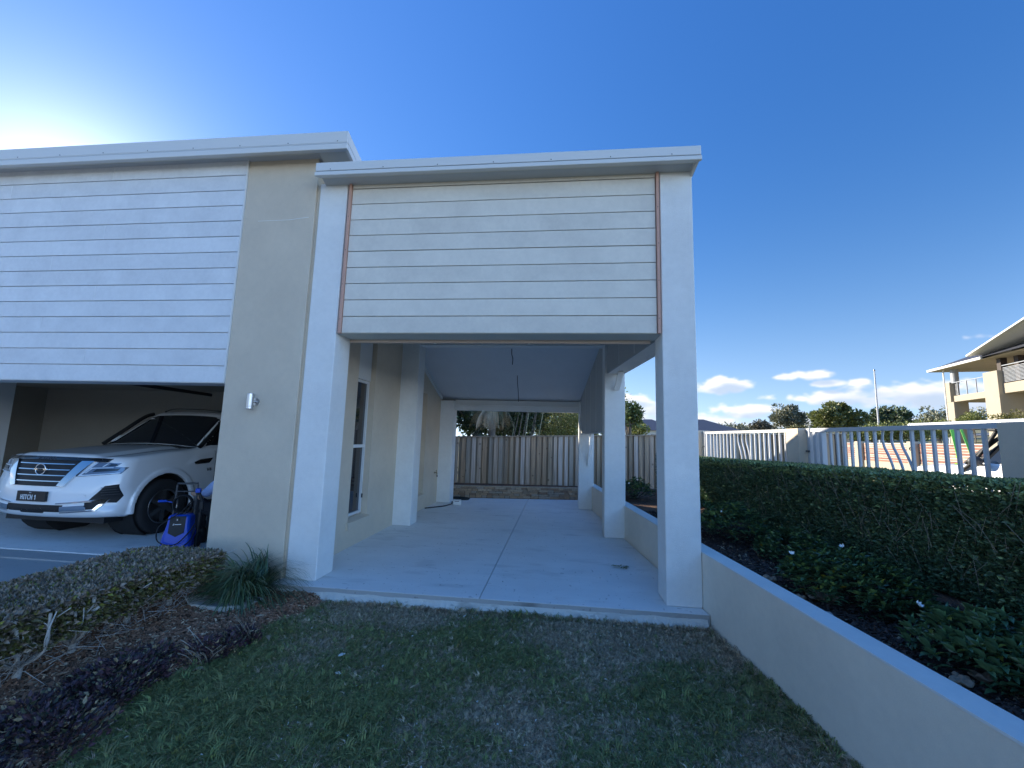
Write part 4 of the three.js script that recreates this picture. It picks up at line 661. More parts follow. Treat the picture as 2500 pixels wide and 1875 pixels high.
// ---------------------------------------------------------------- front garden
{ // grass: tufts of blades over the lawn, green where it is watered and straw coloured where it is dry
  const r = rng(77), blades = [];
  for (let b = 0; b < 6; b++) {
    const a = r() * 6.28, lean = 0.5 + 1.0 * r(), h = 0.6 + 0.5 * r(), w = 0.05 + 0.03 * r(), ox = 0.4 * (r() - 0.5), oy = 0.4 * (r() - 0.5), dx = Math.cos(a), dy = Math.sin(a), px = -dy * w, py = dx * w;
    const m = [ox + dx * lean * 0.35, oy + dy * lean * 0.35, h * 0.6], t = [ox + dx * lean, oy + dy * lean, h * 0.75];
    blades.push([ox - px, oy - py, 0, ox + px, oy + py, 0, m[0] + px * 0.8, m[1] + py * 0.8, m[2], ox - px, oy - py, 0, m[0] + px * 0.8, m[1] + py * 0.8, m[2], m[0] - px * 0.8, m[1] - py * 0.8, m[2], m[0] - px * 0.8, m[1] - py * 0.8, m[2], m[0] + px * 0.8, m[1] + py * 0.8, m[2], ...t].flat());
  }
  const g = new THREE.BufferGeometry(); g.setAttribute('position', new THREE.BufferAttribute(new Float32Array(blades.flat()), 3)); g.computeVertexNormals(); boxUV(g);
  const lawnTop = (x, z) => -0.117 + 0.012 * pn(x * 1.3, z * 1.3, 9);
  const im = scatter('grass_blades', scene, g, leafMat(0.7, 0), 150000, () => {
    const near = r() < 0.85, z = near ? 0.19 + 2.5 * Math.pow(r(), 0.9) : 2.6 + 5 * r(), x = -0.35 + r() * (4.9);
    if (x > bound(z) - 0.01 || x < mulchEdge(z) - 0.06 * r()) return null;
    const k = lawnGreen(x, z), edge = Math.min(z - 0.17, bound(z) - x);
    const green = r() < 0.06 + 0.94 * k ** 1.2;
    if (!green && r() < 0.15) return null;
    const v = 0.65 + 0.7 * r();
    const c = green ? [0.185 * v, 0.195 * v * (0.9 + 0.25 * r()), 0.065 * v] : r() < 0.5 ? [0.56 * v, 0.43 * v, 0.28 * v] : [0.33 * v, 0.245 * v, 0.155 * v];
    const s = (green ? 0.024 + 0.02 * r() * (0.5 + k) : 0.016 + 0.016 * r()) * (edge < 0.09 && r() < 0.45 ? 1.5 + 0.9 * r() : r() < 0.04 ? 1.8 : 1);
    return { p: [x, lawnTop(x, z), z], d: [0.3 * (r() - 0.5), 1, 0.3 * (r() - 0.5)], roll: r() * 6.28, s, c };
  });
  im.name = 'grass'; im.userData = { label: 'short mixed green and straw coloured lawn grass', category: 'grass', kind: 'stuff' };
  // bark chips
  const chip = new THREE.BoxGeometry(0.011, 0.004, 0.045); boxUV(chip);
  const bark = scatter('bark_chips', scene, chip, mat([1, 1, 1], 0.95), 26000, () => {
    const z = 0.05 + 3.6 * r(), x = -1.75 + 2.1 * r(); if (x > mulchEdge(z) + 0.06 * (r() - 0.4)) return null; if (z < 0.17 && x > -0.4) return null;
    const v = 0.5 + 1.0 * r(), t = r() < 0.12; const c = t ? [0.55 * v, 0.38 * v, 0.24 * v] : [0.28 * v, 0.145 * v, 0.085 * v];
    return { p: [x, -0.066 + 0.02 * pn(x * 3, z * 3, 2) + 0.012 * pn(x * 12, z * 12, 5) - 0.06 * sstep(mulchEdge(z) - 0.18, mulchEdge(z) + 0.05, x) + 0.01 * r(), z], d: [r() - 0.5, 0.35 * (r() - 0.5), r() - 0.5], roll: r() - 0.5, s: [0.6 + r(), 1, 0.4 + 0.9 * r()], c };
  });
  bark.userData = { label: 'loose brown bark chips covering the garden bed', category: 'mulch', kind: 'stuff' };
  const soilBark = scatter('soil_litter', scene, chip, mat([1, 1, 1], 0.95), 14000, () => {
    const z = -3 + 6.6 * r(), x = bound(z) + 0.17 + 1.3 * r(); const v = 0.4 + 0.9 * r(), t = r() < 0.07; const c = t ? [0.34 * v, 0.26 * v, 0.17 * v] : [0.085 * v, 0.054 * v, 0.042 * v];
    return { p: [x, 0.425 + 0.012 * r(), z], d: [r() - 0.5, 0.4 * (r() - 0.5), r() - 0.5], roll: r() - 0.5, s: [0.7 + r(), 1, 0.4 + 0.9 * r()], c };
  });
  soilBark.userData = { label: 'dark bark litter on the raised garden bed', category: 'mulch', kind: 'stuff' };
  const specks = scatter('slab_debris', scene, leafGeo(0.02, 0.012, 0.4, 0.2), mat([1, 1, 1], 0.9, { side: THREE.DoubleSide }), 90, () => { const q = r(), z = 0.1 - 6 * r() * r(), x = 0.1 + 3.5 * r(); if (x > colX(z) - 0.1) return null; const v = 0.5 + r(); return { p: [x, 0.004, z], d: [r() - 0.5, 0.15 * r(), r() - 0.5], roll: 0.3 * r(), s: 0.3 + 0.8 * r() * r(), c: q < 0.6 ? [0.09 * v, 0.07 * v, 0.05 * v] : [0.3 * v, 0.24 * v, 0.16 * v] }; });
  specks.userData = { label: 'small dry leaf crumbs scattered on the concrete floor', category: 'debris', kind: 'stuff' };
  // bits on the lawn
  const scrap = (x, z, sx, sz, ry, label, y = -0.088) => { const g = new THREE.ExtrudeGeometry(new THREE.Shape([[-1, -0.4], [-0.3, -0.7], [0.5, -0.5], [1, 0.2], [0.3, 0.4], [0.1, 0.9], [-0.6, 0.5]].map(p => new THREE.Vector2(p[0] * sx, p[1] * sz))), { depth: 0.004, bevelEnabled: false }).rotateX(-Math.PI / 2); const m = single('paper_scrap', label, 'litter', boxUV(g), mat([0.62, 0.61, 0.56], 0.8), [x, y, z]); m.rotation.set(0.12, ry, 0.1); };
  scrap(0.954, 1.218, 0.026, 0.022, 0.4, 'torn white scrap on the lawn, the one closer to the slab');
  scrap(1.056, 1.46, 0.028, 0.016, -0.4, 'pale oval scrap on the lawn, the one farther from the slab');
  scrap(1.72, 0.36, 0.02, 0.006, 0.9, 'small white tag in the grass beside the slab edge');
  const dry = rng(12); const lf = leafGeo(0.07, 0.035, 0.5, 0.3), dm = mat([0.26, 0.2, 0.13], 0.9, { side: THREE.DoubleSide });
  const bits = scatter('lawn_debris', scene, leafGeo(0.014, 0.007, 0.4, 0.2), mat([1, 1, 1], 0.9, { side: THREE.DoubleSide }), 260, () => { const z = 0.22 + 2.2 * dry(), x = 0.2 + 3.7 * dry(); if (x > bound(z) - 0.05) return null; return { p: [x, -0.088, z], d: [dry() - 0.5, 0.3 * (dry() - 0.5), dry() - 0.5], roll: dry(), s: 0.5 + 1.2 * dry(), c: [0.5, 0.49, 0.44] }; });
  bits.userData = { label: 'tiny pale seed husks scattered over the lawn', category: 'debris', kind: 'stuff' };
  for (const [x, z, ry, s, lb] of [[0.22, 1.06, 0.9, 1.0, 'curled dry leaf at the mulch edge'], [0.07, 1.62, 2.2, 1.3, 'long brown dead leaf beside the purple plants'], [4.02, 1.02, 1.9, 0.9, 'dry leaf in the grass against the low wall']]) { const m = single('dry_leaf', lb, 'leaf', lf, dm, [x, -0.075, z]); m.rotation.y = ry; m.scale.setScalar(s); }
  single('flat_stone', 'flat grey concrete paver under the grass tuft', 'paver', extr([[-0.33, -0.03], [-0.2, -0.14], [0.1, -0.16], [0.3, -0.08], [0.36, 0.10], [0.1, 0.20], [-0.28, 0.15]], 0.05, [], 0.008).rotateX(-Math.PI / 2), M.rough, [-0.62, -0.085, 0.56]);
}
{ // strappy tuft in front of the pier
  const t = thing('grass_tuft', 'big dark green strappy grass tuft in front of the beige pier', 'plant', [-0.50, -0.09, 0.36]);
  const r = rng(19), bladesOf = n => {
    const pos = [], idx = [];
    for (let b = 0; b < n; b++) {
      const a = r() * 6.28, L = 0.38 + 0.27 * r() + (r() < 0.02 ? 0.14 : 0), el = 0.35 + 1.15 * Math.pow(r(), 0.7), w = 0.007 + 0.004 * r(), droop = 1.5 + 1.9 * r() * (1.5 - el * 0.6), tw = 0.5 * (r() - 0.5);
      let x = 0.17 * Math.sqrt(r()) * Math.cos(a * 3), z = 0.17 * Math.sqrt(r()) * Math.sin(a * 3), y = 0, e = el; const N = 9, base = pos.length / 3;
      for (let k = 0; k <= N; k++) { const ww = w * (k < 2 ? 0.8 : 1) * Math.pow(1 - k / (N + 0.4), 0.6), aa = a + tw * k / N, px = -Math.sin(aa) * ww, pz = Math.cos(aa) * ww; pos.push(x - px, Math.max(y, 0.004), z - pz, x + px, Math.max(y, 0.004) + ww * 0.4, z + pz); const ds = L / N; x += Math.cos(aa) * Math.cos(e) * ds; z += Math.sin(aa) * Math.cos(e) * ds; y += Math.sin(e) * ds; e -= droop / N * (0.4 + 1.3 * k / N); if (e < -1.45) e = -1.45; }
      for (let k = 0; k < N; k++) { const q = base + 2 * k; idx.push(q, q + 1, q + 3, q, q + 3, q + 2); }
    }
    const g = new THREE.BufferGeometry(); g.setAttribute('position', new THREE.BufferAttribute(new Float32Array(pos), 3)); g.setIndex(idx); g.computeVertexNormals(); g.setAttribute('uv', new THREE.BufferAttribute(new Float32Array(pos.length / 3 * 2), 2)); return g;
  };
  const bm = c => new THREE.MeshPhysicalMaterial({ color: lin(...c), roughness: 0.5, side: THREE.DoubleSide });
  const a = part('blades', bladesOf(620), bm([0.06, 0.10, 0.05]), t); const b = part('blades', bladesOf(380), bm([0.095, 0.145, 0.058]), t), c = part('blades', bladesOf(90), bm([0.13, 0.13, 0.06]), t);
  for (const m of [a, b, c]) m.userData.kind = 'stuff';
}
{ // low clipped hedge by the driveway, leafy on top and bare below
  const h = thing('driveway_hedge', 'low clipped hedge with pale bare stems beside the driveway', 'hedge', [0, 0, 0]);
  const r = rng(29), xa = -1.50, xb = -0.73, z0 = 0.44, z1 = 4.1;
  const top = (x, z) => 0.40 + 0.018 * pn(x * 2.2, z * 2.2, 1) + 0.01 * pn(x * 9, z * 9, 3) - 0.03 * sstep(0.7, 0.4, z);
  const stems = []; let nP = 0;
  for (let z = 0.72; z < 4.1; z += 0.42) {
    const n = 4 + Math.floor(r() * 3), cx = -0.98 + 0.2 * (r() - 0.5), cz = z + 0.15 * (r() - 0.5), g = [];
    g.push(rod([cx, -0.12, cz], [cx + 0.02, 0.02, cz], 0.026, 0.02, 7));
    for (let k = 0; k < n + 6; k++) {
      const a = r() * 6.28, R = 0.22 + 0.2 * r(), p = [cx, 0.0, cz], m = [cx + 0.5 * R * Math.cos(a), 0.10 + 0.07 * r(), cz + 0.6 * R * Math.sin(a)], e = [cx + R * Math.cos(a), 0.26 + 0.12 * r(), cz + R * 1.2 * Math.sin(a)];
      if (e[0] > xb + 0.03) e[0] = xb + 0.03 * r(); if (m[0] > xb) m[0] = xb;
      g.push(tube([p, m, e], 0.006 + 0.008 * r(), 5, 6));
      for (let q = 0; q < 3; q++) g.push(tube([m, [lerp(m[0], e[0], 0.5) + 0.1 * (r() - 0.5), lerp(m[1], e[1], 0.5) + 0.04 * r(), lerp(m[2], e[2], 0.5) + 0.12 * (r() - 0.5)], [e[0] + 0.16 * (r() - 0.5), e[1] + 0.05 * r(), e[2] + 0.2 * (r() - 0.5)]], 0.0025 + 0.003 * r(), 4, 5));
    }
    part('stem', g, mottled([0.52, 0.48, 0.42], 0.3, 128, 0.3, 300 + nP++, 0.9), h);
  }
  const twig = rod([0, 0, 0], [0, 0, 0.16], 0.0022, 0.001, 4); 
  scatter('twigs', h, boxUV(twig.toNonIndexed()), mat([1, 1, 1], 0.9), 1500, () => { const z = lerp(z0, z1, r()), f = r() < 0.93, x = f ? xb - 0.06 * r() : lerp(xa, xb, r()), y = 0.02 + r() * (top(x, z) - 0.10); const v = 0.35 + 0.8 * r(); return { p: [x - 0.14 * r(), y - 0.03, z], d: [1.1 * (r() - 0.35), 1.3 * (r() - 0.25), 2.2 * (r() - 0.5)], s: 0.4 + 0.9 * r(), c: [0.44 * v, 0.40 * v, 0.35 * v] }; });
  const lg = leafGeo(0.036, 0.019, 0.35, 0.2);
  scatter('foliage', h, lg, leafMat(0.5, 0), 52000, () => {
    const z = lerp(z0, z1, r()), u = r(); let x, y, d;
    const T = 0.02;
    if (u < 0.52) { x = lerp(xa, xb, r()); y = top(x, z) - 0.05 * r() * r(); d = [r() - 0.5, 0.6 + 0.5 * r(), r() - 0.5]; }
    else if (u < 0.86) { x = xb + 0.03 * pn(z * 5, 2, 1) - 0.26 * r() * r(); const t = top(x, z); y = t - Math.pow(r(), 1.25) * (0.235 + 0.11 * pn(z * 4, 1, 1)); d = [0.7 + 0.4 * r(), r() - 0.4, 1.4 * (r() - 0.5)]; }
    else { x = lerp(xa, xb, r()); y = lerp(0.14, top(x, z), r()); d = [r() - 0.5, r() - 0.5, r() - 0.5]; }
    if (z < z0 + 0.2 && r() < 0.3) return null;
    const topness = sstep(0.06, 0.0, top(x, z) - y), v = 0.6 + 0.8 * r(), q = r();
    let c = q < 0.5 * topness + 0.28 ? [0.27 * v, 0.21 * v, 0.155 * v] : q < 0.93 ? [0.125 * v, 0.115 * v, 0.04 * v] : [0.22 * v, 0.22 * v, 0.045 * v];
    return { p: [x, y, z], d, roll: 6.28 * r(), s: 0.7 + 0.7 * r(), c };
  });
  part('inner_twigs', box(xa + 0.12, xb - 0.33, 0.16, 0.31, z0 + 0.1, z1 - 0.05, 0.05), mat([0.20, 0.165, 0.11], 1), h);
}
{ // purple leaved ground cover along the lawn edge
  const r = rng(37), root = thing('purple_groundcover', 'dark purple low plants with dry yellow leaves along the lawn edge', 'plant', [0, -0.1, 0]);
  const cl = []; for (let i = 0; i < 44; i++) { const z = 1.12 + 2.4 * r(), w = sstep(1.05, 1.9, z); cl.push([mulchEdge(z) - 0.05 - (0.08 + 0.36 * w) * r(), z, 0.05 + 0.06 * r() + 0.04 * w]); }
  scatter('foliage', root, leafGeo(0.03, 0.016, 0.4, 0.25), leafMat(0.6, 0.1), 13000, () => { const [cx, cz, R] = cl[Math.floor(r() * cl.length)], a = r() * 6.28, e = Math.acos(r()), q = R * Math.pow(r(), 0.35); const x = cx + q * 1.3 * Math.sin(e) * Math.cos(a), z = cz + q * 1.3 * Math.sin(e) * Math.sin(a), y = q * Math.cos(e) * 1.1 + 0.01, v = 0.5 + r(), t = r(); const c = t < 0.68 ? [0.085 * v, 0.042 * v, 0.05 * v] : t < 0.84 ? [0.06 * v, 0.062 * v, 0.03 * v] : [0.32 * v, 0.24 * v, 0.13 * v]; return { p: [x, y, z], d: [Math.cos(a), 0.3 + r(), Math.sin(a)], roll: r() * 6.28, s: 0.6 + 0.8 * r(), c }; });
  const g = []; for (let k = 0; k < 14; k++) { const x = 0.02 + 0.12 * (r() - 0.5), z = 1.44 + 0.12 * (r() - 0.5), a = r() * 6.28, L = 0.1 + 0.12 * r(); g.push(tube([[x, 0, z], [x + 0.5 * L * Math.cos(a), L * 0.55, z + 0.5 * L * Math.sin(a)], [x + L * Math.cos(a), L * 0.9, z + L * Math.sin(a)]], 0.0025, 4, 6)); }
  part('dead_twigs', g, mat([0.42, 0.36, 0.28], 0.9), root).userData.kind = 'stuff';
  const g2 = []; for (let k = 0; k < 9; k++) { const x = 0.13 + 0.06 * (r() - 0.5), z = 1.14 + 0.06 * (r() - 0.5), a = r() * 6.28, L = 0.12 + 0.12 * r(); g2.push(tube([[x, 0, z], [x + 0.3 * L * Math.cos(a), L * 0.6, z + 0.3 * L * Math.sin(a)], [x + 0.6 * L * Math.cos(a), L, z + 0.6 * L * Math.sin(a)]], 0.0018, 4, 6)); }
  const sprig = single('bare_sprig', 'thin bare twiggy sprig sticking out of the mulch', 'plant', g2, mat([0.32, 0.27, 0.2], 0.9), [0, -0.1, 0]); sprig.userData.kind = 'thing'; delete sprig.userData.kind;
}
// ---------------------------------------------------------------- long hedge behind the raised bed
const hedgeX = z => 5.68 + 0.115 * z, hedgeTop = z => 1.30 + 0.012 * clamp(z + 3, -6, 6);
{
  const h = thing('boundary_hedge', 'long tall dark green clipped hedge behind the raised bed', 'hedge'); const r = rng(51), z0 = -6.3, z1 = 5.2, W = 0.80;
  const bulge = (y, z) => 0.03 * pn(z * 1.7, y * 2.5, 3) + 0.015 * pn(z * 6, y * 6, 1), tp = (x, z) => hedgeTop(z) + 0.018 * pn(x * 2, z * 2, 8) + 0.012 * pn(x * 8, z * 8, 4);
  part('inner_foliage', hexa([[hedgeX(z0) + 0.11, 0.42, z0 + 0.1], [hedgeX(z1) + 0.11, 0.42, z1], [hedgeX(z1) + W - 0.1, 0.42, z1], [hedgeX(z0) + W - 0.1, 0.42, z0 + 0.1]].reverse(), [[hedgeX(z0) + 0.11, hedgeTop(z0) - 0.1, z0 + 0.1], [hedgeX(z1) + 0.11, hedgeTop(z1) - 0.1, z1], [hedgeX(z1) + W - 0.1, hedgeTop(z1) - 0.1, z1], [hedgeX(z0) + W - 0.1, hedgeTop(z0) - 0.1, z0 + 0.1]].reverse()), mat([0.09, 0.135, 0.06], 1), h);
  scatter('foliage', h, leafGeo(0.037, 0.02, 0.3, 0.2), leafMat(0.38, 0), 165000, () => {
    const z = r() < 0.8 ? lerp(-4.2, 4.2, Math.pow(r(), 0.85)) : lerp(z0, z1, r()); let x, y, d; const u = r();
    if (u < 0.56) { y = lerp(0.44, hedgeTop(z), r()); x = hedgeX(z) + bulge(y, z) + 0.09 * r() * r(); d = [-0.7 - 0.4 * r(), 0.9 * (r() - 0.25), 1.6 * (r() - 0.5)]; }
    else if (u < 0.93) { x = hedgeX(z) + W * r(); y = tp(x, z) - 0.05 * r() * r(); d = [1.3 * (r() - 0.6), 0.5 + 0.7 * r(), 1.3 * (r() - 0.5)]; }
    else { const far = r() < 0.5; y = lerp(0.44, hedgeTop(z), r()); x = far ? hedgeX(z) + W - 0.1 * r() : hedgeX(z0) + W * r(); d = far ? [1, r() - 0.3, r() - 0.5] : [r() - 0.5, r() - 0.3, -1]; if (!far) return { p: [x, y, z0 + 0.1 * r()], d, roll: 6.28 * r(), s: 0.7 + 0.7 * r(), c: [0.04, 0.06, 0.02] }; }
    const v = 0.55 + 0.8 * r(), q = r(), youngOrLit = y > hedgeTop(z) - 0.09 ? 0.7 : 0.05;  // young growth; sky light on the hedge top also put into these paler leaves
    const c = q < youngOrLit ? [0.30 * v, 0.37 * v, 0.14 * v] : q < 0.985 ? [0.105 * v, 0.165 * v, 0.078 * v] : [0.30 * v, 0.27 * v, 0.11 * v];
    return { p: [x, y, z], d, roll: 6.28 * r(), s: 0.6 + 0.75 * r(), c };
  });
  scatter('twigs', h, boxUV(rod([0, 0, 0], [0, 0, 0.2], 0.0025, 0.0012, 4).toNonIndexed()), mat([1, 1, 1], 0.9), 900, () => { const z = lerp(-3, 4.4, r()), y = lerp(0.42, 1.15, r()); return { p: [hedgeX(z) + 0.01 + bulge(y, z), y, z], d: [-0.25 * r(), 0.4 + r(), 1.6 * (r() - 0.5)], s: 0.5 + 1.2 * r(), c: [0.3, 0.26, 0.19] }; });
}
// ---------------------------------------------------------------- flowering shrubs, fungus and stones in the bed
{
  const lg = leafGeo(0.062, 0.027, 0.3, 0.22), lm = leafMat(0.32, 0.12);
  const petal = leafGeo(0.028, 0.02, -0.3, -0.25), fm = mat([0.80, 0.80, 0.74], 0.6, { side: THREE.DoubleSide });
  const shrub = (x, z, R, H, n, seed, label, flowers) => {
    const s = thing('gardenia_shrub', label, 'shrub', [x, 0.42, z], 0, 'low glossy shrubs in the raised bed'), r = rng(seed);
    const tips = []; for (let k = 0; k < n; k++) { const a = r() * 6.28, q = Math.sqrt(r()); tips.push([R * q * Math.cos(a), H * (1 - 0.65 * q * q) * (0.72 + 0.35 * r()), R * 1.15 * q * Math.sin(a)]); }
    part('stems', tips.slice(0, 26).map(t => tube([[t[0] * 0.1, 0, t[2] * 0.1], [t[0] * 0.55, t[1] * 0.45, t[2] * 0.55], [t[0] * 0.95, t[1] * 0.92, t[2] * 0.95]], 0.005, 5, 6)), mat([0.10, 0.08, 0.055], 0.9), s).userData.kind = 'stuff';
    scatter('foliage', s, lg, lm, n * 9, i => { const t = tips[Math.floor(i / 9)], k = i % 9, a = k * 2.4 + seed, low = k > 5 ? -0.03 - 0.05 * r() : 0; const v = 0.6 + 0.7 * r(), youngOrLit = k < 2 && r() < 0.5; const yl = r() < 0.012; return { p: [t[0], t[1] + low, t[2]], d: [Math.cos(a), (k < 3 ? 1.0 : 0.25) + 0.4 * (r() - 0.5), Math.sin(a)], roll: 0.5 * (r() - 0.5), s: (k < 2 ? 0.65 : 0.85) + 0.45 * r(), c: yl ? [0.3, 0.24, 0.03] : youngOrLit ? [0.20 * v, 0.28 * v, 0.08 * v] : [0.09 * v, 0.16 * v, 0.07 * v] }; });
    for (const [fx, fy, fz, sc] of flowers) { const f = new THREE.Group(); f.name = 'flower'; f.position.set(fx - x, fy - 0.42, fz - z); f.scale.setScalar(sc); f.rotation.set(0.5, r() * 6, -0.4); s.add(f); for (let k = 0; k < 7; k++) { const m = part('petal', petal, fm, f); m.rotation.set(-0.35 - (k > 4 ? 0.5 : 0), k * 0.9 + (k > 4 ? 0.4 : 0), 0, 'YXZ'); if (k > 4) m.scale.setScalar(0.7); } }
  };
  const y = 0.42;
  shrub(4.72, -1.15, 0.42, 0.42, 210, 1, 'leafy gardenia shrub close behind the white column, one white bud', [[4.55, 0.78, -0.98, 0.7]]);
  shrub(4.62, -2.6, 0.42, 0.42, 150, 2, 'gardenia shrub between the columns, several small white flowers', [[4.3, 0.72, -2.4, 0.8], [4.42, 0.66, -2.9, 0.8], [4.36, 0.85, -2.75, 0.7]]);
  shrub(4.85, 0.78, 0.46, 0.34, 300, 3, 'broad gardenia shrub with two white flowers beside the brown bracket fungus', [[4.86, 0.8, 0.72, 1.0], [4.50, 0.72, 0.66, 0.9]]);
  shrub(5.0, -0.25, 0.34, 0.30, 170, 4, 'gardenia shrub without flowers tight against the hedge', []);
  shrub(4.94, 1.85, 0.36, 0.28, 190, 5, 'gardenia shrub with one white flower cluster on a long stem', [[4.72, 0.68, 1.62, 0.9]]);
  shrub(5.0, 2.75, 0.45, 0.36, 260, 6, 'gardenia shrub with the largest white bloom beside the low wall', [[4.66, 0.56, 2.62, 1.7]]);
  shrub(4.15, -4.6, 0.38, 0.40, 120, 7, 'gardenia shrub beside the rear column', [[4.0, 0.75, -4.4, 0.8]]);
  // bracket fungus clumps
  const fung = (x, z, n, s, seed, label) => { const t = thing('fungus_clump', label, 'fungus', [x, 0.42, z]), r = rng(seed); for (let k = 0; k < n; k++) { const pr = []; for (let i = 0; i <= 8; i++) { const q = i / 8; pr.push(new THREE.Vector2(0.055 * s * Math.sin(q * Math.PI * 0.5), 0.028 * s + 0.018 * s * Math.sin(q * 3.0))); } pr.push(new THREE.Vector2(0.03 * s, 0.012), new THREE.Vector2(0.012, 0)); const g = new THREE.LatheGeometry(pr, 22), p = g.attributes.position; for (let i = 0; i < p.count; i++) { const a = Math.atan2(p.getZ(i), p.getX(i)), w = 1 + 0.16 * Math.sin(a * 3 + k) + 0.08 * Math.sin(a * 7 + k * 2); p.setXYZ(i, p.getX(i) * w, p.getY(i) * (1 + 0.2 * Math.sin(a * 4 + k)), p.getZ(i) * w); } g.computeVertexNormals(); const m = part('cap', g, mottled([0.30, 0.205, 0.135], 0.35, 64, 0.2, seed * 9 + k, 0.85), t); m.position.set(0.14 * s * (r() - 0.5) + 0.05 * k * s - 0.06, 0.01 + 0.025 * r() * s, 0.14 * s * (r() - 0.5)); m.rotation.set(0.5 * (r() - 0.5), r() * 6, 0.5 * (r() - 0.5)); m.scale.setScalar(0.6 + 0.6 * r()); } };
  fung(4.42, 0.95, 6, 1.0, 3, 'clump of curled brown fungus by the broad gardenia'); fung(4.40, 0.60, 2, 0.9, 5, 'pair of brown fungus caps closest to the white column'); fung(4.62, 2.02, 4, 0.85, 7, 'brown fungus caps beside the flower stem shrub'); fung(4.68, 2.42, 3, 0.6, 9, 'small dark fungus caps near the largest bloom');
  single('buried_stone', 'wedge of grey stone showing between soil and low wall', 'stone', extr([[-0.14, -0.05], [0.13, -0.06], [0.15, 0.02], [0, 0.07], [-0.12, 0.04]], 0.06, [], 0.01).rotateX(-Math.PI / 2), M.edge, [4.40, 0.40, 1.16]).scale.setScalar(0.62);
}
// ---------------------------------------------------------------- white picket fence on rendered piers, beyond the hedge
const fenceX = z => 6.70 + 0.107 * (z + 0.06);
{
  const pier = (z0, z1, top, w, label) => { const p = thing('fence_pier', label, 'pier', [0, 0, 0], 0, 'rendered piers of the white fence'); const x = fenceX((z0 + z1) / 2); part('shaft', box(x, x + w, -0.3, top, z0, z1, 0.01), M.beige, p); return p; };
  pier(-6.92, -6.42, 1.90, 0.3, 'sunlit rendered pier at the far end of the white fence'); pier(-3.14, -2.76, 1.875, 0.3, 'shaded rendered pier between the two white fence panels'); pier(-0.06, 1.4, 1.875, 0.3, 'broad shaded rendered pier above the hedge');
  const panel = (za, zb, n0, posts, label) => {
    const f = thing('bar_fence', label, 'fence'), pw = mat([0.55, 0.56, 0.57], 0.45), X = z => fenceX(z) + 0.12;
    part('top_rail', bar([X(za), 1.845, za], [X(zb), 1.845, zb], 0.05, 0.055), pw, f); part('bottom_rail', bar([X(za), 0.62, za], [X(zb), 0.62, zb], 0.04, 0.045), pw, f);
    const N = n0 * 2 + 3; const A = za + posts, B = zb - 0.08;
    for (let k = 0; k < N; k++) { const z = lerp(A, B, (k + 0.5) / N), x = X(z); if (k >= n0 && k < n0 + 3) { const pts = []; for (let i = 0; i <= 12; i++) { const y = lerp(1.815, 0.64, i / 12), q = i / 12; const s = 1.815 - y; pts.push([x, y, z - 0.02 * Math.sin(clamp(s / 0.25) * Math.PI) + 0.13 * sstep(0.12, 0.52, s) - 0.13 * sstep(0.62, 1.1, s)]); } part('wavy_bar', tube(pts, 0.0155, 6, 40), pw, f); } else part('bar', box(x - 0.0145, x + 0.0145, 0.643, 1.817, z - 0.0145, z + 0.0145), pw, f); }
    const np = posts > 0.3 ? 3 : 2; for (let k = 0; k < np; k++) { const z = za + 0.06 + k * 0.13; part('post', box(X(z) - 0.035, X(z) + 0.035, 0.3, k === 0 ? 1.875 : 1.815, z - 0.035, z + 0.035, 0.004), pw, f); }
    part('hinge', box(X(za) - 0.055, X(za) - 0.037, 1.5, 1.53, za + 0.02, za + 0.1), M.darkGrey, f);
  };
  panel(-6.41, -3.15, 8, 0.28, 'sunlit white bar fence panel with three wavy bars'); panel(-2.75, -0.07, 7, 0.42, 'shaded white bar fence panel with three wavy bars');
}
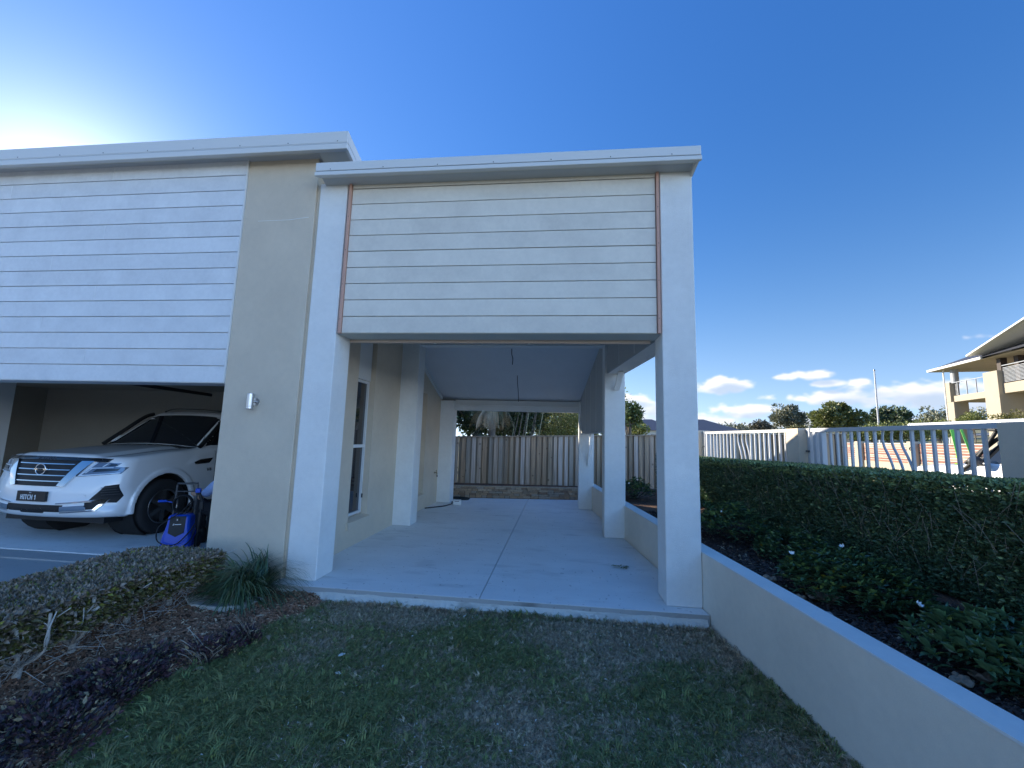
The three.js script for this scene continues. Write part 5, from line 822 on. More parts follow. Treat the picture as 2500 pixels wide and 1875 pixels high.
// ---------------------------------------------------------------- rear paling fence and stacked stone edge
{
  const fz = x => -7.72 - 0.12 * x, ft = x => 1.60 + 0.036 * x, r = rng(61);
  const pal = []; for (let k = 0; k < 6; k++) { const base = [[0.46, 0.36, 0.25], [0.54, 0.44, 0.34], [0.36, 0.29, 0.21], [0.62, 0.54, 0.46], [0.42, 0.37, 0.30], [0.50, 0.36, 0.235]][k]; const kn = [...Array(2)].map(() => [r(), r(), 0.012 + 0.014 * r()]); const m = mapTex(256, 1, (u, v) => { const g = fbm(u * 22, v * 3, 22, 3, 500 + k, 5), f = fbm(u * 90, v * 5, 90, 5, 520 + k, 3); let s = 0.55 + 0.7 * g + 0.55 * (f - 0.5), q = 0; for (const [a, b, R] of kn) { const d = Math.hypot((u - a) * 0.25, (v - b)); q = Math.max(q, 1 - d / R); } if (q > 0) s *= 1 - 0.5 * Math.min(1, q * 1.6); return base.map(c => c * s); }); m.repeat.set(1 / 0.42, 1 / 1.9); pal.push(new THREE.MeshStandardMaterial({ map: m, roughness: 0.9 })); }
  const palBackShaded = [pal[2], pal[4], pal[0]].map(m => { const q = m.clone(); q.color = lin(0.8, 0.78, 0.75); return q; });  // recess shade put into darker copies of the paling timber
  const f = thing('paling_fence', 'weathered timber paling fence behind the carport', 'fence');
  let i = 0; for (let x = -2.2; x < 11; x += 0.156) {
    const dz = 0.02 + 0.004 * r(), w = 0.085 + 0.035 * r(), z = fz(x), off = r() * 3, tilt = 0.02 * (r() - 0.5);
    const mk = (cx, cz, w, mt, nm) => { const g = box(-w / 2, w / 2, 0.2, ft(cx) - 0.03, -0.008, 0.008); const uv = g.attributes.uv; for (let k = 0; k < uv.count; k++) uv.setXY(k, uv.getX(k) + off, uv.getY(k) + off * 1.7); const m = part('paling', g, mt, f); m.position.set(cx, 0, cz); m.rotation.y = 0.12; m.rotation.z = tilt * 0.3; };
    mk(x + 0.03 * (r() - 0.5), z + 0.012 + 0.003 * r(), w, pal[Math.floor(r() * 6)]); mk(x + 0.078, fz(x + 0.078) - 0.022, 0.1, palBackShaded[Math.floor(r() * 3)]); i++;
  }
  part('capping_rail', bar([-2.2, ft(-2.2) - 0.015, fz(-2.2) + 0.02], [11, ft(11) - 0.015, fz(11) + 0.02], 0.09, 0.035), pal[2], f);
  for (const y of [0.5, 1.3]) part('rail', bar([-2.2, y, fz(-2.2) - 0.04], [11, y + 0.3, fz(11) - 0.04], 0.04, 0.075), pal[2], f);
  // stones
  const s = thing('stone_edging', 'low stacked brown stone edging below the rear fence', 'wall'); const sz = x => -6.60 - 0.178 * (x + 0.04) - 0.03, sm = []; for (const c of [[0.48, 0.34, 0.22], [0.38, 0.28, 0.19], [0.56, 0.43, 0.30], [0.44, 0.37, 0.29], [0.32, 0.22, 0.15], [0.52, 0.37, 0.24]]) sm.push(mottled(c, 0.4, 128, 0.5, 600 + sm.length * 7, 0.95, { bumpMap: grainBump, bumpScale: 0.01 }));
  const stoneG = []; for (let k = 0; k < 5; k++) { const g = new THREE.BoxGeometry(1, 1, 1, 4, 2, 2), p = g.attributes.position; for (let q = 0; q < p.count; q++) { const x = p.getX(q), y = p.getY(q), z = p.getZ(q), n = pn(x * 3 + k * 7, y * 3, z * 3); p.setXYZ(q, x + 0.05 * pn(y * 4, z * 3, k * 3), y * (1 - 0.12 * (Math.abs(x) > 0.4 ? 1 : 0)) + 0.07 * n, z + 0.18 * n); } g.computeVertexNormals(); stoneG.push(toCreasedNormals(g, 0.5)); }
  let y = 0.002; for (let row = 0; row < 5; row++) { const h = [0.062, 0.055, 0.052, 0.058, 0.05][row]; let x = -0.9 + 0.15 * r(); while (x < 3.55) { const w = 0.11 + 0.24 * r() * r(), g = stoneG[Math.floor(r() * 5)]; const m = part('stone', g, sm[Math.floor(r() * 6)], s); m.scale.set(w - 0.008, h - 0.006, 0.13); m.position.set(x + w / 2, y + h / 2, sz(x + w / 2) - 0.05 + 0.018 * (r() - 0.5)); m.rotation.y = 0.176 + 0.05 * (r() - 0.5); x += w; } y += h; }
  part('backing', hexa([[-1, 0.0, sz(-1) - 0.08], [3.6, 0, sz(3.6) - 0.08], [3.6, 0, sz(3.6) - 0.16], [-1, 0, sz(-1) - 0.16]], [[-1, 0.26, sz(-1) - 0.08], [3.6, 0.26, sz(3.6) - 0.08], [3.6, 0.26, sz(3.6) - 0.16], [-1, 0.26, sz(-1) - 0.16]]), M.black, s);
  part('top_sleeper', bar([-1, 0.292, sz(-1) - 0.06], [3.6, 0.292, sz(3.6) - 0.06], 0.11, 0.028), pal[0], s);
  struct('rear_bed', 'narrow soil bed between stone edging and rear fence', 'garden bed', hexa([[-1, -0.2, sz(-1) - 0.165], [3.6, -0.2, sz(3.6) - 0.165], [3.6, -0.2, fz(3.6) + 0.05], [-1, -0.2, fz(-1) + 0.05]], [[-1, 0.265, sz(-1) - 0.165], [3.6, 0.265, sz(3.6) - 0.165], [3.6, 0.265, fz(3.6) + 0.05], [-1, 0.265, fz(-1) + 0.05]]), M.mulch);
}
// ---------------------------------------------------------------- trees and shrubs of the neighbourhood
const barkMat = mottled([0.17, 0.14, 0.11], 0.4, 128, 0.5, 701, 0.95), paleBark = mottled([0.42, 0.39, 0.34], 0.25, 128, 0.5, 702, 0.9);
function tree(o) {
  const g = o.ground ?? terrainY(o.x, o.z), t = thing(o.name || 'tree', o.label, o.cat || 'tree', [o.x, g, o.z], 0, o.group), r = rng(o.seed);
  const cy = o.cy - g, clumps = [], [rx, ry, rz] = o.r;
  for (let k = 0; k < (o.clumps || 26); k++) { const a = r() * 6.28, u = 2 * r() - 1, q = Math.pow(r(), 0.33) * (0.72 + 0.2 * r()), w = Math.sqrt(1 - u * u); clumps.push([rx * q * w * Math.cos(a), cy + ry * q * u * (u < 0 ? 0.75 : 1), rz * q * w * Math.sin(a), (o.cr || 0.34) * (0.7 + 0.6 * r())]); }
  if (o.trunk !== 0) {
    const tr = o.trunk || 0.16, gs = [tube([[0, -0.1, 0], [0.1 * rx, cy * 0.4, 0.05 * rz], [0.02 * rx, cy, 0]], tr, 7, 10)];
    part('trunk', gs, o.pale ? paleBark : barkMat, t);
    part('limbs', clumps.slice(0, 14).map(c => tube([[0.05 * rx, cy * (0.45 + 0.2 * r()), 0], [c[0] * 0.5, lerp(cy * 0.7, c[1], 0.55), c[2] * 0.5], [c[0], c[1], c[2]]], tr * 0.22, 5, 6)), o.pale ? paleBark : barkMat, t).userData.kind = 'stuff';
  }
  const mr = Math.min(rx, ry, rz);
  scatter('crown', t, leafGeo(o.leaf, o.leaf * (o.wide || 0.5), 0.3, 0.2), leafMat(0.5, o.tr ?? 0.45), o.n, () => {
    const c = clumps[Math.floor(r() * clumps.length)], a = r() * 6.28, u = 2 * r() - 1, q = Math.pow(r(), 0.4), w = Math.sqrt(1 - u * u), R = c[3] * mr * 1.25;
    const d = [w * Math.cos(a), u + (o.droop ? -o.droop : 0.2), w * Math.sin(a)], v = 0.6 + 0.8 * r(), col = o.cols[Math.floor(r() * o.cols.length)];
    const p = [c[0] + R * 1.15 * q * w * Math.cos(a), c[1] + R * 0.85 * q * u, c[2] + R * 1.15 * q * w * Math.sin(a)]; if (p[1] < 0.02) p[1] = 0.02 + 0.1 * r();
    return { p, d, roll: r() * 6.28, s: 0.6 + 0.8 * r(), c: col.map(k => k * v) };
  });
  return t;
}
const G1 = [[0.16, 0.21, 0.0653], [0.217, 0.261, 0.0725], [0.109, 0.152, 0.0508]], G2 = [[0.246, 0.29, 0.0725], [0.334, 0.348, 0.0798], [0.174, 0.217, 0.058]], G3 = [[0.087, 0.131, 0.0493], [0.123, 0.174, 0.058], [0.0725, 0.109, 0.0435]], GG = [[0.217, 0.232, 0.145], [0.275, 0.275, 0.174], [0.16, 0.174, 0.104]];
{
  const at = (px, py, D) => pix(px, py, D);
  const T = (px, py, D, rpx, rpy, o) => { const p = at(px, py, D), k = D / FPX; return tree({ x: p.x, z: p.z, cy: p.y, r: [rpx * k, rpy * k, rpx * k * 0.9], ...o }); };
  // behind the rear fence
  tree({ x: 0.9, z: -10.6, cy: 2.3, r: [1.5, 1.3, 1.0], leaf: 0.11, n: 7500, clumps: 40, cols: G3, seed: 71, trunk: 0.07, label: 'dense dark shrub behind the rear fence beside the palm', ground: -0.1, cat: 'shrub', name: 'shrub' });
  tree({ x: 2.75, z: -10.8, cy: 2.05, r: [1.3, 1.15, 0.9], leaf: 0.055, wide: 0.6, n: 11000, clumps: 46, cols: [[0.34, 0.35, 0.09], [0.45, 0.42, 0.13], [0.22, 0.25, 0.08]], tr: 0.6, seed: 72, trunk: 0.06, label: 'bright yellow green shrub above the rear fence', ground: -0.1, cat: 'shrub', name: 'shrub' });
  tree({ x: -0.6, z: -11.6, cy: 2.6, r: [1.4, 1.5, 1.0], leaf: 0.13, n: 5200, clumps: 34, cols: G3, seed: 73, trunk: 0.09, label: 'dark leafy tree above the rear fence next to the white column', ground: -0.1 });
  tree({ x: 1.9, z: -13.2, cy: 3.0, r: [1.3, 1.8, 1.2], leaf: 0.13, n: 5200, clumps: 34, cols: G1, seed: 74, trunk: 0.10, label: 'taller green tree standing behind the rear fence shrubs', ground: -0.1 });
  tree({ x: 4.0, z: -13.5, cy: 2.9, r: [1.4, 1.7, 1.2], leaf: 0.11, n: 5600, clumps: 34, cols: G2, seed: 75, trunk: 0.10, label: 'light green tree standing behind the yellow green shrub', ground: -0.1 });
  T(1535, 1015, 19, 34, 42, { leaf: 0.12, n: 2600, clumps: 24, cols: G1, seed: 76, trunk: 0.08, tr: 0.3, ground: -0.1, label: 'small round tree above the paling fence seen between white columns' });
  T(1560, 1048, 24, 30, 16, { leaf: 0.14, n: 900, cols: G2, seed: 96, trunk: 0.05, ground: -0.1, name: 'shrub', cat: 'shrub', label: 'low sunlit shrub beyond the paling fence between white columns' });
  // right hand background
  T(1926, 1022, 52, 44, 34, { leaf: 0.30, n: 3800, clumps: 34, cr: 0.26, cols: GG, tr: 0.45, seed: 81, pale: true, label: 'open crowned pale gum tree beyond the white fence' });
  T(1862, 1046, 62, 28, 22, { leaf: 0.28, n: 1500, cols: [[0.10, 0.098, 0.065], [0.14, 0.13, 0.085]], seed: 82, label: 'small dark cone shaped tree beyond the white fence' });
  T(1805, 1052, 58, 30, 16, { leaf: 0.25, n: 700, cols: GG, seed: 83, pale: true, label: 'sparse grey shrub in front of the slate roof', name: 'shrub', cat: 'shrub' });
  T(1945, 1050, 47, 26, 12, { leaf: 0.2, n: 1200, cols: [[0.21, 0.2, 0.05], [0.17, 0.18, 0.05]], seed: 84, label: 'yellowish shrub at the foot of the gum tree', name: 'shrub', cat: 'shrub' });
  T(2048, 1022, 44, 62, 40, { leaf: 0.30, wide: 0.65, n: 8000, clumps: 46, cr: 0.26, cols: [[0.19, 0.215, 0.065], [0.25, 0.27, 0.08], [0.14, 0.17, 0.055]], seed: 85, label: 'large round green tree left of the flagpole' });
  T(2162, 1030, 50, 50, 34, { leaf: 0.30, wide: 0.65, n: 5600, clumps: 34, cols: G3, seed: 86, label: 'dark green tree right behind the flagpole' });
  T(2300, 1030, 75, 72, 44, { leaf: 0.42, n: 3400, clumps: 44, cr: 0.2, cols: GG, seed: 87, pale: true, tr: 0.3, label: 'wide grey green gum tree behind the balcony house' });
  T(2390, 1030, 70, 60, 40, { leaf: 0.4, n: 2200, clumps: 34, cr: 0.2, cols: GG, seed: 88, pale: true, tr: 0.3, label: 'thin grey gum tree showing under the balcony' });
  // hedges over the neighbour's fence
  for (const [px, py, D, rx, ry, seed, lb] of [[2165, 1052, 20, 50, 22, 91, 'sunlit hedge shrub over the brick fence below the flagpole'], [2232, 1056, 19.5, 48, 22, 92, 'sunlit hedge shrub over the middle of the brick fence'], [2290, 1050, 20, 36, 20, 93, 'sunlit hedge shrub over the brick fence beside the balcony post'], [2372, 1027, 26, 36, 16, 94, 'bright green shrub below the balcony'], [2472, 1026, 24, 40, 20, 95, 'yellow flowering shrub below the gable end'], [2110, 1062, 21, 36, 16, 97, 'darker hedge shrub over the lattice fence']])
    T(px, py, D, rx, ry, { leaf: 0.085, wide: 0.6, n: 2600, clumps: 26, cr: 0.5, cols: seed === 95 ? [[0.24, 0.22, 0.06], [0.17, 0.18, 0.05]] : seed === 97 ? G1 : G2, tr: 0.4, seed, trunk: 0.03, label: lb, name: 'shrub', cat: 'shrub', group: 'shrubs in the neighbour garden' });
  // distant tree line
  const r = rng(131); for (let k = 0; k < 26; k++) { const px = 1480 + 1040 * (k + 0.5) / 26 + 20 * (r() - 0.5), D = 130 + 60 * r(), p = pix(px, 1066 + 6 * r(), D); tree({ x: p.x, z: p.z, cy: Math.max(p.y, terrainY(p.x, p.z) + 2), r: [5, 3.2, 4], leaf: 0.9, n: 420, clumps: 18, cols: GG, seed: 140 + k, trunk: 0.2, label: 'far off tree in the row along the horizon', group: 'far off trees along the horizon' }); }
}
{ // palm with dead hanging fronds
  const p = thing('palm', 'palm with dead straw fronds hanging above the rear fence', 'palm', [0.36, -0.1, -9.5]), r = rng(111), H = 3.1;
  part('trunk', tube([[0, 0, 0], [0.02, 1.5, 0.0], [0, H, 0]], 0.12, 9, 14), barkMat, p);
  const frond = (n, len, sp, el0, dr) => { const pos = [], idx = []; for (let k = 0; k < n; k++) { const t = (k / (n - 1) - 0.5) * sp; let x = 0, y = 0, e = el0 - Math.abs(t) * 0.2; const L = len * (1 - 0.25 * Math.abs(t) / sp * 2), base = pos.length / 3; let cx = 0, cz = 0; for (let i = 0; i <= 5; i++) { const w = 0.016 * (1 - i / 5.6); pos.push(cx - Math.sin(t) * w, y, cz - w, cx + Math.sin(t) * w, y, cz + w); cx += Math.cos(e) * Math.cos(t) * L / 5; cz += Math.cos(e) * Math.sin(t) * L / 5; y += Math.sin(e) * L / 5; e -= dr / 5; } for (let i = 0; i < 5; i++) { const q = base + 2 * i; idx.push(q, q + 1, q + 3, q, q + 3, q + 2); } } const g = new THREE.BufferGeometry(); g.setAttribute('position', new THREE.BufferAttribute(new Float32Array(pos), 3)); g.setIndex(idx); g.computeVertexNormals(); g.setAttribute('uv', new THREE.BufferAttribute(new Float32Array(pos.length / 3 * 2), 2)); return g; };
  const dead = mat([0.62, 0.5, 0.33], 0.9, { side: THREE.DoubleSide }), live = leafMat(0.5, 0.2); live.color = lin(0.13, 0.17, 0.09);
  for (let k = 0; k < 9; k++) { const m = part('dead_frond', frond(30, 1.2, 1.5, -0.25 - 0.1 * (k % 3), 1.35), dead, p); m.position.set(0, 2.72 + 0.15 * r(), 0); m.rotation.y = k * 0.9 + r(); }
  for (let k = 0; k < 11; k++) { const m = part('frond', frond(24, 1.3, 2.4, 0.7 - 0.12 * k, 1.3), live, p); m.position.set(0, H, 0); m.rotation.y = k * 2.4; }
  // leaning bamboo like canes
  const caneMat = mottled([0.30, 0.27, 0.17], 0.3, 64, 0.4, 705, 0.8);
  const c = thing('cane_clump', 'leaning pale canes behind the rear fence', 'plant', [1.15, -0.1, -9.6]); for (let k = 0; k < 8; k++) { const x = 0.9 * (k / 7 - 0.5), l = 0.35 + 0.35 * r(); part('cane', tube([[x, 0, 0.2 * r()], [x + l * 0.55, 1.6, 0], [x + l, 3.1, 0]], 0.014 + 0.01 * r(), 6, 8), k % 3 === 1 ? caneMat : barkMat, c); }
  const yk = thing('yucca', 'grey green spiky yucca behind the rear fence by the column', 'plant', [0.05, -0.1, -9.2]); part('trunk', tube([[0, 0, 0], [0, 0.8, 0], [0.02, 1.5, 0]], 0.06, 8, 6), barkMat, yk); const lv = leafMat(0.5, 0.1); lv.color = lin(0.07, 0.10, 0.085); for (let k = 0; k < 3; k++) { const m = part('leaves', frond(26, 0.55, 6.2, 0.35 + 0.4 * k, 0.5), lv, yk); m.position.set(0.02, 1.5, 0); m.rotation.y = k; }
  { const sunBlock = thing('unseen_sun_blocker', 'added pale block out of view keeping sun off the carport floor', 'house', [0, 0, 0]); part('wall', box(-13, -3, -0.2, 4.3, -13.4, -11.4), M.plasterLight, sunBlock); part('roof', box(-13.4, -2.7, 4.3, 4.6, -13.8, -11), M.roofMetal, sunBlock); }  // invented building, never in view, placed to shade the carport slab
  single('rear_shed', 'white wall of a house behind the rear fence', 'building', [box(1.5, 3.4, -0.2, 2.25, -17, -16), box(1.3, 3.6, 2.252, 2.35, -17.2, -15.8)], M.plasterLight);
}
// ---------------------------------------------------------------- flagpole, far roof, neighbour's brick fence, parked car, balcony house
{
  const a = pix(2147, 1060, 36), b = pix(2140, 902, 36); a.y = terrainY(a.x, a.z); b.x = a.x; b.z = a.z;
  const f = thing('flagpole', 'tall thin pale grey pole rising behind the hedge', 'pole', [a.x, a.y, a.z]); part('pole', rod([0, 0, 0], [0, b.y - a.y, 0], 0.075, 0.055, 10), mat([0.55, 0.57, 0.6], 0.5), f); part('finial', new THREE.SphereGeometry(0.09, 10, 8).translate(0, b.y - a.y + 0.05, 0), M.steel, f);
  const slate = mat([0.075, 0.085, 0.11], 0.6);
  const hipHouse = (px, D, w, d, label, wall, wallH, roofH) => { const p = pix(px, 1060, D), g = terrainY(p.x, p.z) - 0.1, h = thing('distant_house', label, 'house', [p.x, g, p.z], -0.2); part('wall', box(-w / 2, w / 2, 0, wallH, -d / 2, d / 2), wall, h); const e = 0.5, rv = []; const A = [-w / 2 - e, wallH, d / 2 + e], B = [w / 2 + e, wallH, d / 2 + e], C = [w / 2 + e, wallH, -d / 2 - e], Dd = [-w / 2 - e, wallH, -d / 2 - e], E = [-w / 2 + d / 2, wallH + roofH, 0], F = [w / 2 - d / 2, wallH + roofH, 0]; for (const t of [[A, B, F], [A, F, E], [B, C, F], [C, Dd, E], [C, E, F], [Dd, A, E], [A, Dd, C], [A, C, B]]) rv.push(...t.flat()); const rg = new THREE.BufferGeometry(); rg.setAttribute('position', new THREE.BufferAttribute(new Float32Array(rv), 3)); rg.computeVertexNormals(); part('roof', boxUV(rg), slate, h); for (const k of [-0.3, 0.05, 0.32]) part('window', box(k * w, k * w + 1.4, 1.0, 2.1, d / 2 - 0.02, d / 2 + 0.03), M.glassDark, h); return h; };
  hipHouse(1690, 60, 11, 8, 'distant house with a slate blue hip roof beyond the hedge', M.plasterLight, 2.2, 1.7); hipHouse(1582, 58, 8, 7, 'distant slate roofed house glimpsed between the white columns', M.plasterLight, 2.6, 1.6);
  // brick fence with cream piers
  const cream = mottled([0.44, 0.39, 0.30], 0.08, 256, 2, 801, 0.85), brickMats = [[0.33, 0.16, 0.11], [0.40, 0.22, 0.16], [0.27, 0.13, 0.095], [0.45, 0.30, 0.23]].map((c, k) => mottled(c, 0.3, 128, 0.6, 810 + k, 0.9));
  const fl = thing('brick_fence', 'neighbour fence of banded red brick panels between cream piers', 'fence'); const P0 = pix(1886, 1083, 25), P1 = pix(2440, 1083, 11), N = 5, dir = new THREE.Vector3(P1.x - P0.x, 0, P1.z - P0.z), Lt = dir.length(); dir.normalize(); const nrm = new THREE.Vector3(-dir.z, 0, dir.x), ang = Math.atan2(-dir.z, dir.x), r = rng(821); const topY = 1.78, bandB = 1.12;
  const put = (name, g, mt, s, y, label) => { const m = part(name, g, mt, fl); m.position.set(P0.x + dir.x * s, y, P0.z + dir.z * s); m.rotation.y = ang; return m; };
  const pitch = Lt / N; for (let k = 0; k <= N; k++) put('pier', box(-0.19, 0.19, -0.2, topY + 0.06, -0.19, 0.19, 0.01), cream, k * pitch, 0);
  for (let k = 0; k < N; k++) { const L = pitch - 0.38, mid = (k + 0.5) * pitch; put('plinth', box(-L / 2, L / 2, -0.2, bandB, -0.11, 0.11), cream, mid, 0); let y = bandB; for (let c = 0; c < 8; c++) { const h = (topY - bandB) / 8; put('brick_course', box(-L / 2, L / 2, 0, h - 0.018, -0.09 - 0.012 * r(), 0.09), brickMats[Math.floor(r() * 4)], mid, y); if (c < 8) put('mortar_joint', box(-L / 2, L / 2, h - 0.018, h, -0.075, 0.075), M.plasterLight, mid, y); y += h; } }
  put('pier_ring', new THREE.TorusGeometry(0.05, 0.012, 6, 18), M.black, 4 * pitch, 1.6).translateZ(0.2);
  // lattice fence beyond
  const lt = thing('slat_fence', 'dark brown slatted fence behind the brick fence', 'fence'), Q0 = pix(1968, 1063, 24), Q1 = pix(2124, 1063, 22), qd = new THREE.Vector3(Q1.x - Q0.x, 0, Q1.z - Q0.z), ql = qd.length(), qa = Math.atan2(-qd.z, qd.x); const put2 = (n, g, mt, s, y) => { const m = part(n, g, mt, lt); m.position.set(Q0.x + qd.x * s, y, Q0.z + qd.z * s); m.rotation.y = qa; }; const brown = mat([0.075, 0.045, 0.035], 0.8); for (let k = 0; k <= 3; k++) put2('post', box(-0.09, 0.09, 0, 2.35, -0.09, 0.09), k === 1 || k === 2 ? cream : brown, k / 3, 0); for (let k = 0; k < 12; k++) put2('slat', box(-ql / 2, ql / 2, 0, 0.055, -0.02, 0.02), brown, 0.5, 1.35 + 0.078 * k);
  // parked white four wheel drive with a snorkel
  const mp = pix(2378, 1100, 8.0), gy = terrainY(mp.x + 1, mp.z) - 0.07; const c2 = carThing.clone(); c2.name = numbered('parked_car'); c2.userData = { label: 'white parked four wheel drive with a black snorkel beyond the fence', category: 'car' }; scene.add(c2); c2.position.set(mp.x + 1.12, gy, mp.z - 1.98); c2.rotation.y = Math.PI;
  const drop = []; c2.traverse(n => { if (['number_plate', 'emblem', 'protector_lettering', 'badge', 'bonnet_protector'].includes(n.name)) drop.push(n); }); drop.forEach(n => n.parent.remove(n));
  c2.traverse(n => { if (n.name === 'door_mirror') n.material = M.darkGrey; });
  part('snorkel', [tube([[0.99, 1.12, -1.5], [1.0, 1.25, -1.72], [0.93, 1.55, -1.95], [0.86, 1.9, -2.15]], 0.03, 8, 18), box(0.80, 0.92, 1.9, 2.06, -2.2, -2.04, 0.02)], M.black, c2);
  for (const z of [-2.7, -4.0]) part('roof_bar', [rod([-0.75, 2.02, z], [0.75, 2.02, z], 0.02), rod([-0.71, 1.93, z], [-0.71, 2.02, z], 0.015), rod([0.71, 1.93, z], [0.71, 2.02, z], 0.015)], M.black, c2);
  const cargo = thing('roof_pole', 'long white tube carried on the roof of the parked car', 'pole', [c2.position.x - 0.45, gy + 2.085, c2.position.z + 2.9]); part('tube', new THREE.CylinderGeometry(0.06, 0.06, 5.2, 16).rotateX(Math.PI / 2).translate(0, 0, -0.6), M.frameWhite, cargo); for (const s of [-3.2, 2.0]) part('end_cap', new THREE.CylinderGeometry(0.066, 0.066, 0.05, 16).rotateX(Math.PI / 2).translate(0, 0, s), M.frameWhite, cargo);
  const gs = thing('tie_strap', 'bright green tie strap from the roof tube down to the bonnet', 'strap', [c2.position.x - 0.45, gy, c2.position.z]); part('webbing', [bar([0, 2.02, 0.75], [-0.1, 1.22, 1.0], 0.07, 0.006, [0, 0, 1]), bar([0.01, 2.02, 0.95], [-0.03, 1.22, 1.25], 0.05, 0.006, [0, 0, 1])], mat([0.16, 0.55, 0.06], 0.6), gs); part('loose_end', tube([[-0.1, 1.30, 0.99], [-0.2, 1.42, 1.05], [-0.16, 1.28, 1.1], [-0.22, 1.24, 1.02]], 0.02, 6, 20), mat([0.35, 0.55, 0.05], 0.6), gs);
}
{ // two storey balcony house
  const A = pix(2325, 982, 33), B = pix(2432, 976, 28.8), u = new THREE.Vector3(B.x - A.x, 0, B.z - A.z), L = u.length(); u.normalize(); const ang = Math.atan2(-u.z, u.x), gy = terrainY(A.x, A.z) - 0.1;
  const h = thing('balcony_house', 'cream two storey house with corner balcony and dark roof', 'house', [A.x, gy, A.z], ang); // local x along the facade towards the viewer's right, -z into the house
  const y0 = A.y - gy, cream = mottled([0.40, 0.35, 0.27], 0.08, 256, 3, 851, 0.85), slate = mottled([0.06, 0.065, 0.085], 0.15, 128, 1, 852, 0.6), tim = mat([0.06, 0.045, 0.04], 0.6), railM = mat([0.35, 0.37, 0.4], 0.4);
  const S = y0 + 0.45, top = S + 2.25;
  part('balcony_column', box(-0.45, 0.35, -0.3, y0, -0.8, 0.1, 0.02), cream, h); part('balcony_column', box(-0.45, 0.05, y0, S + 1.1, -0.5, 0.1, 0.02), cream, h);
  part('balcony_column', box(-0.5, 0.3, -0.3, y0, -5.4, -4.7, 0.02), cream, h);
  part('downpipe', rod([-0.5, -0.3, 0.12], [-0.5, top, 0.12], 0.05), M.frameWhite, h);
  part('upper_post', new THREE.CylinderGeometry(0.24, 0.24, top - S - 1.0, 16).translate(0.0, (top + S + 1.0) / 2, -0.3), railM, h);
  part('balcony_slab', box(0.352, L - 0.5, y0, S, -5.2, 0.05), cream, h); part('balcony_slab', box(-0.4, 0.35, y0 + 0.01, S - 0.01, -5.2, -0.81), cream, h);
  part('handrail', bar([-0.1, S + 1.05, -0.05], [L - 0.4, S + 1.05, -0.05], 0.06, 0.05), railM, h); for (let k = 0; k < 4; k++) { const x = lerp(0.4, L - 0.5, (k + 0.3) / 3.6); part('baluster', box(x - 0.025, x + 0.025, S, S + 1.03, -0.075, -0.025), railM, h); } part('mid_rail', bar([-0.1, S + 0.45, -4.9], [L - 0.4, S + 0.45, -4.9], 0.05, 0.05), railM, h); part('rear_rail', bar([-0.1, S + 1.05, -4.95], [L - 0.4, S + 1.05, -4.95], 0.05, 0.05), railM, h);
  for (let k = 0; k < 9; k++) part('side_slat', bar([0.05, S + 0.12 + 0.1 * k, -0.2], [0.42, S + 0.12 + 0.1 * k, -0.2], 0.03, 0.035), railM, h);
  part('pier', box(L - 0.55, L + 0.75, -0.3, S + 1.25, -1.0, 0.25, 0.02), cream, h); part('inner_pier', box(L - 1.5, L - 0.56, -0.3, top, -5.4, -4.6, 0.02), cream, h);
  part('timber_post', box(L + 0.15, L + 0.5, S + 1.25, top + 0.3, -0.5, -0.15), tim, h); part('timber_post', box(L + 1.05, L + 1.4, S, top + 0.2, -0.9, -0.5), tim, h); part('post_cap', box(L - 0.6, L + 1.6, top + 0.1, top + 0.32, -0.95, -0.1), M.metalCream, h);
  part('side_balcony_slab', box(L + 0.755, L + 14, y0 + 0.15, S + 0.35, -4, 0.0), cream, h); for (let k = 0; k < 12; k++) part('side_slat', bar([L + 0.8, S + 0.45 + 0.085 * k, -0.05], [L + 13.9, S + 0.45 + 0.085 * k, -0.05], 0.03, 0.035), railM, h); part('handrail', bar([L + 0.76, S + 1.55, -0.05], [L + 13.9, S + 1.55, -0.05], 0.06, 0.05), railM, h);
  part('ground_wall', box(L - 0.2, L + 14, -0.3, y0 + 0.14, -6, -2.2), cream, h); part('upper_wall', box(L + 0.0, L + 14, S + 0.36, top + 1.2, -6, -2.6), cream, h); part('house_wall', box(L - 1.4, L + 14, -0.3, top + 1.0, -12, -6.01), cream, h);
  const w1 = part('window_frame', box(L + 1.5, L + 3.6, S + 1.2, S + 2.35, -2.6, -2.55), M.frameWhite, h); part('pane', box(L + 1.6, L + 3.5, S + 1.3, S + 2.25, -2.55, -2.53), M.glassDark, w1); const w2 = part('window_frame', box(L + 1.3, L + 3.4, 1.0, y0 - 0.3, -2.2, -2.14), M.frameWhite, h); part('pane', box(L + 1.4, L + 3.3, 1.1, y0 - 0.4, -2.14, -2.12), mat([0.35, 0.36, 0.36], 0.2), w2);
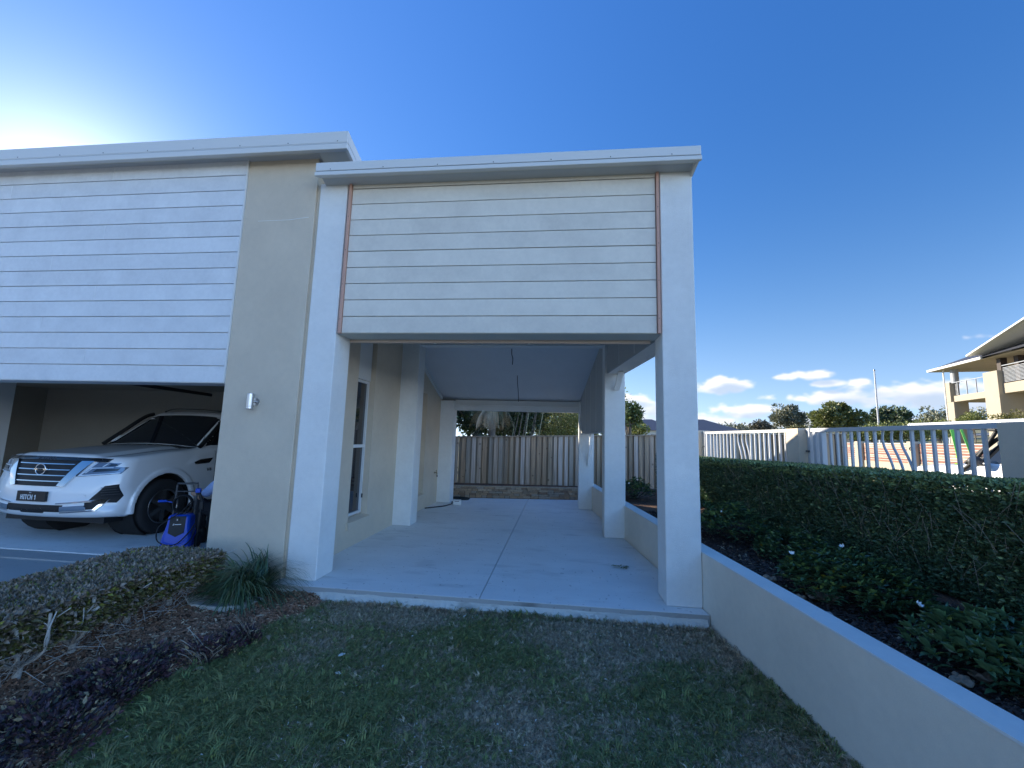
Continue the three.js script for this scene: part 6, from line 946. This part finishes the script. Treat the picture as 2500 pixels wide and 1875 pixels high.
  // hip roof corner and gable
  const e = 0.95, R = (p, ...t) => { const v = []; t.forEach(q => v.push(...q.flat())); const g = new THREE.BufferGeometry(); g.setAttribute('position', new THREE.BufferAttribute(new Float32Array(v), 3)); g.computeVertexNormals(); return boxUV(g); };
  const c0 = [-0.45 - e, top, e - 0.3], c1 = [L + 14, top, e - 0.3], c2 = [L + 14, top + 3.2, -6], c3 = [5.2, top + 3.2, -6], c4 = [-0.45 - e, top, -12.5]; const lo = p => [p[0], p[1] - 0.12, p[2]];
  part('roof', R(0, [c0, c1, c2], [c0, c2, c3], [c0, c3, c4]), slate, h); part('eave_soffit', R(0, [lo(c0), lo(c4), lo([L + 14, top, -12.5])], [lo(c0), lo([L + 14, top, -12.5]), lo(c1)]), cream, h);
  part('gutter', [bar([c0[0], top - 0.04, c0[2]], [L + 0.2, top - 0.04, c0[2]], 0.12, 0.17), bar([c0[0], top - 0.04, c0[2]], [c0[0], top - 0.04, -12.5], 0.12, 0.17)], M.metalCream, h);
  const gx0 = L - 0.55, gx1 = L + 12.5, gyb = top + 0.25, ga = top + 1.9, gz = 0.9, gm = (gx0 + gx1) / 2;
  part('gable_wall', extr([[gx0 + 0.8, gyb], [gx1 - 0.8, gyb], [gm, ga - 0.45]], 0.1).translate(0, 0, -0.9), cream, h); part('gable_lining', R(0, [[gx0, gyb, gz], [gm, ga - 0.1, gz], [gm, ga - 0.1, -5]], [[gx0, gyb, gz], [gm, ga - 0.1, -5], [gx0, gyb, -5]]), M.plasterLight, h);
  part('barge_board', [bar([gx0, gyb, gz], [gm, ga, gz], 0.1, 0.3, [0, 0, 1]), bar([gx1, gyb, gz], [gm, ga, gz], 0.1, 0.3, [0, 0, 1])], M.metalCream, h);
  part('gable_roof', R(0, [[gx0 - 0.1, gyb + 0.1, gz], [gm, ga + 0.12, gz], [gm, ga + 0.12, -6]], [[gx0 - 0.1, gyb + 0.1, gz], [gm, ga + 0.12, -6], [gx0 - 0.1, gyb + 0.1, -6]], [[gm, ga + 0.12, gz], [gx1, gyb + 0.1, gz], [gx1, gyb + 0.1, -6]], [[gm, ga + 0.12, gz], [gx1, gyb + 0.1, -6], [gm, ga + 0.12, -6]]), slate, h);
}
renderer.render(scene, camera);
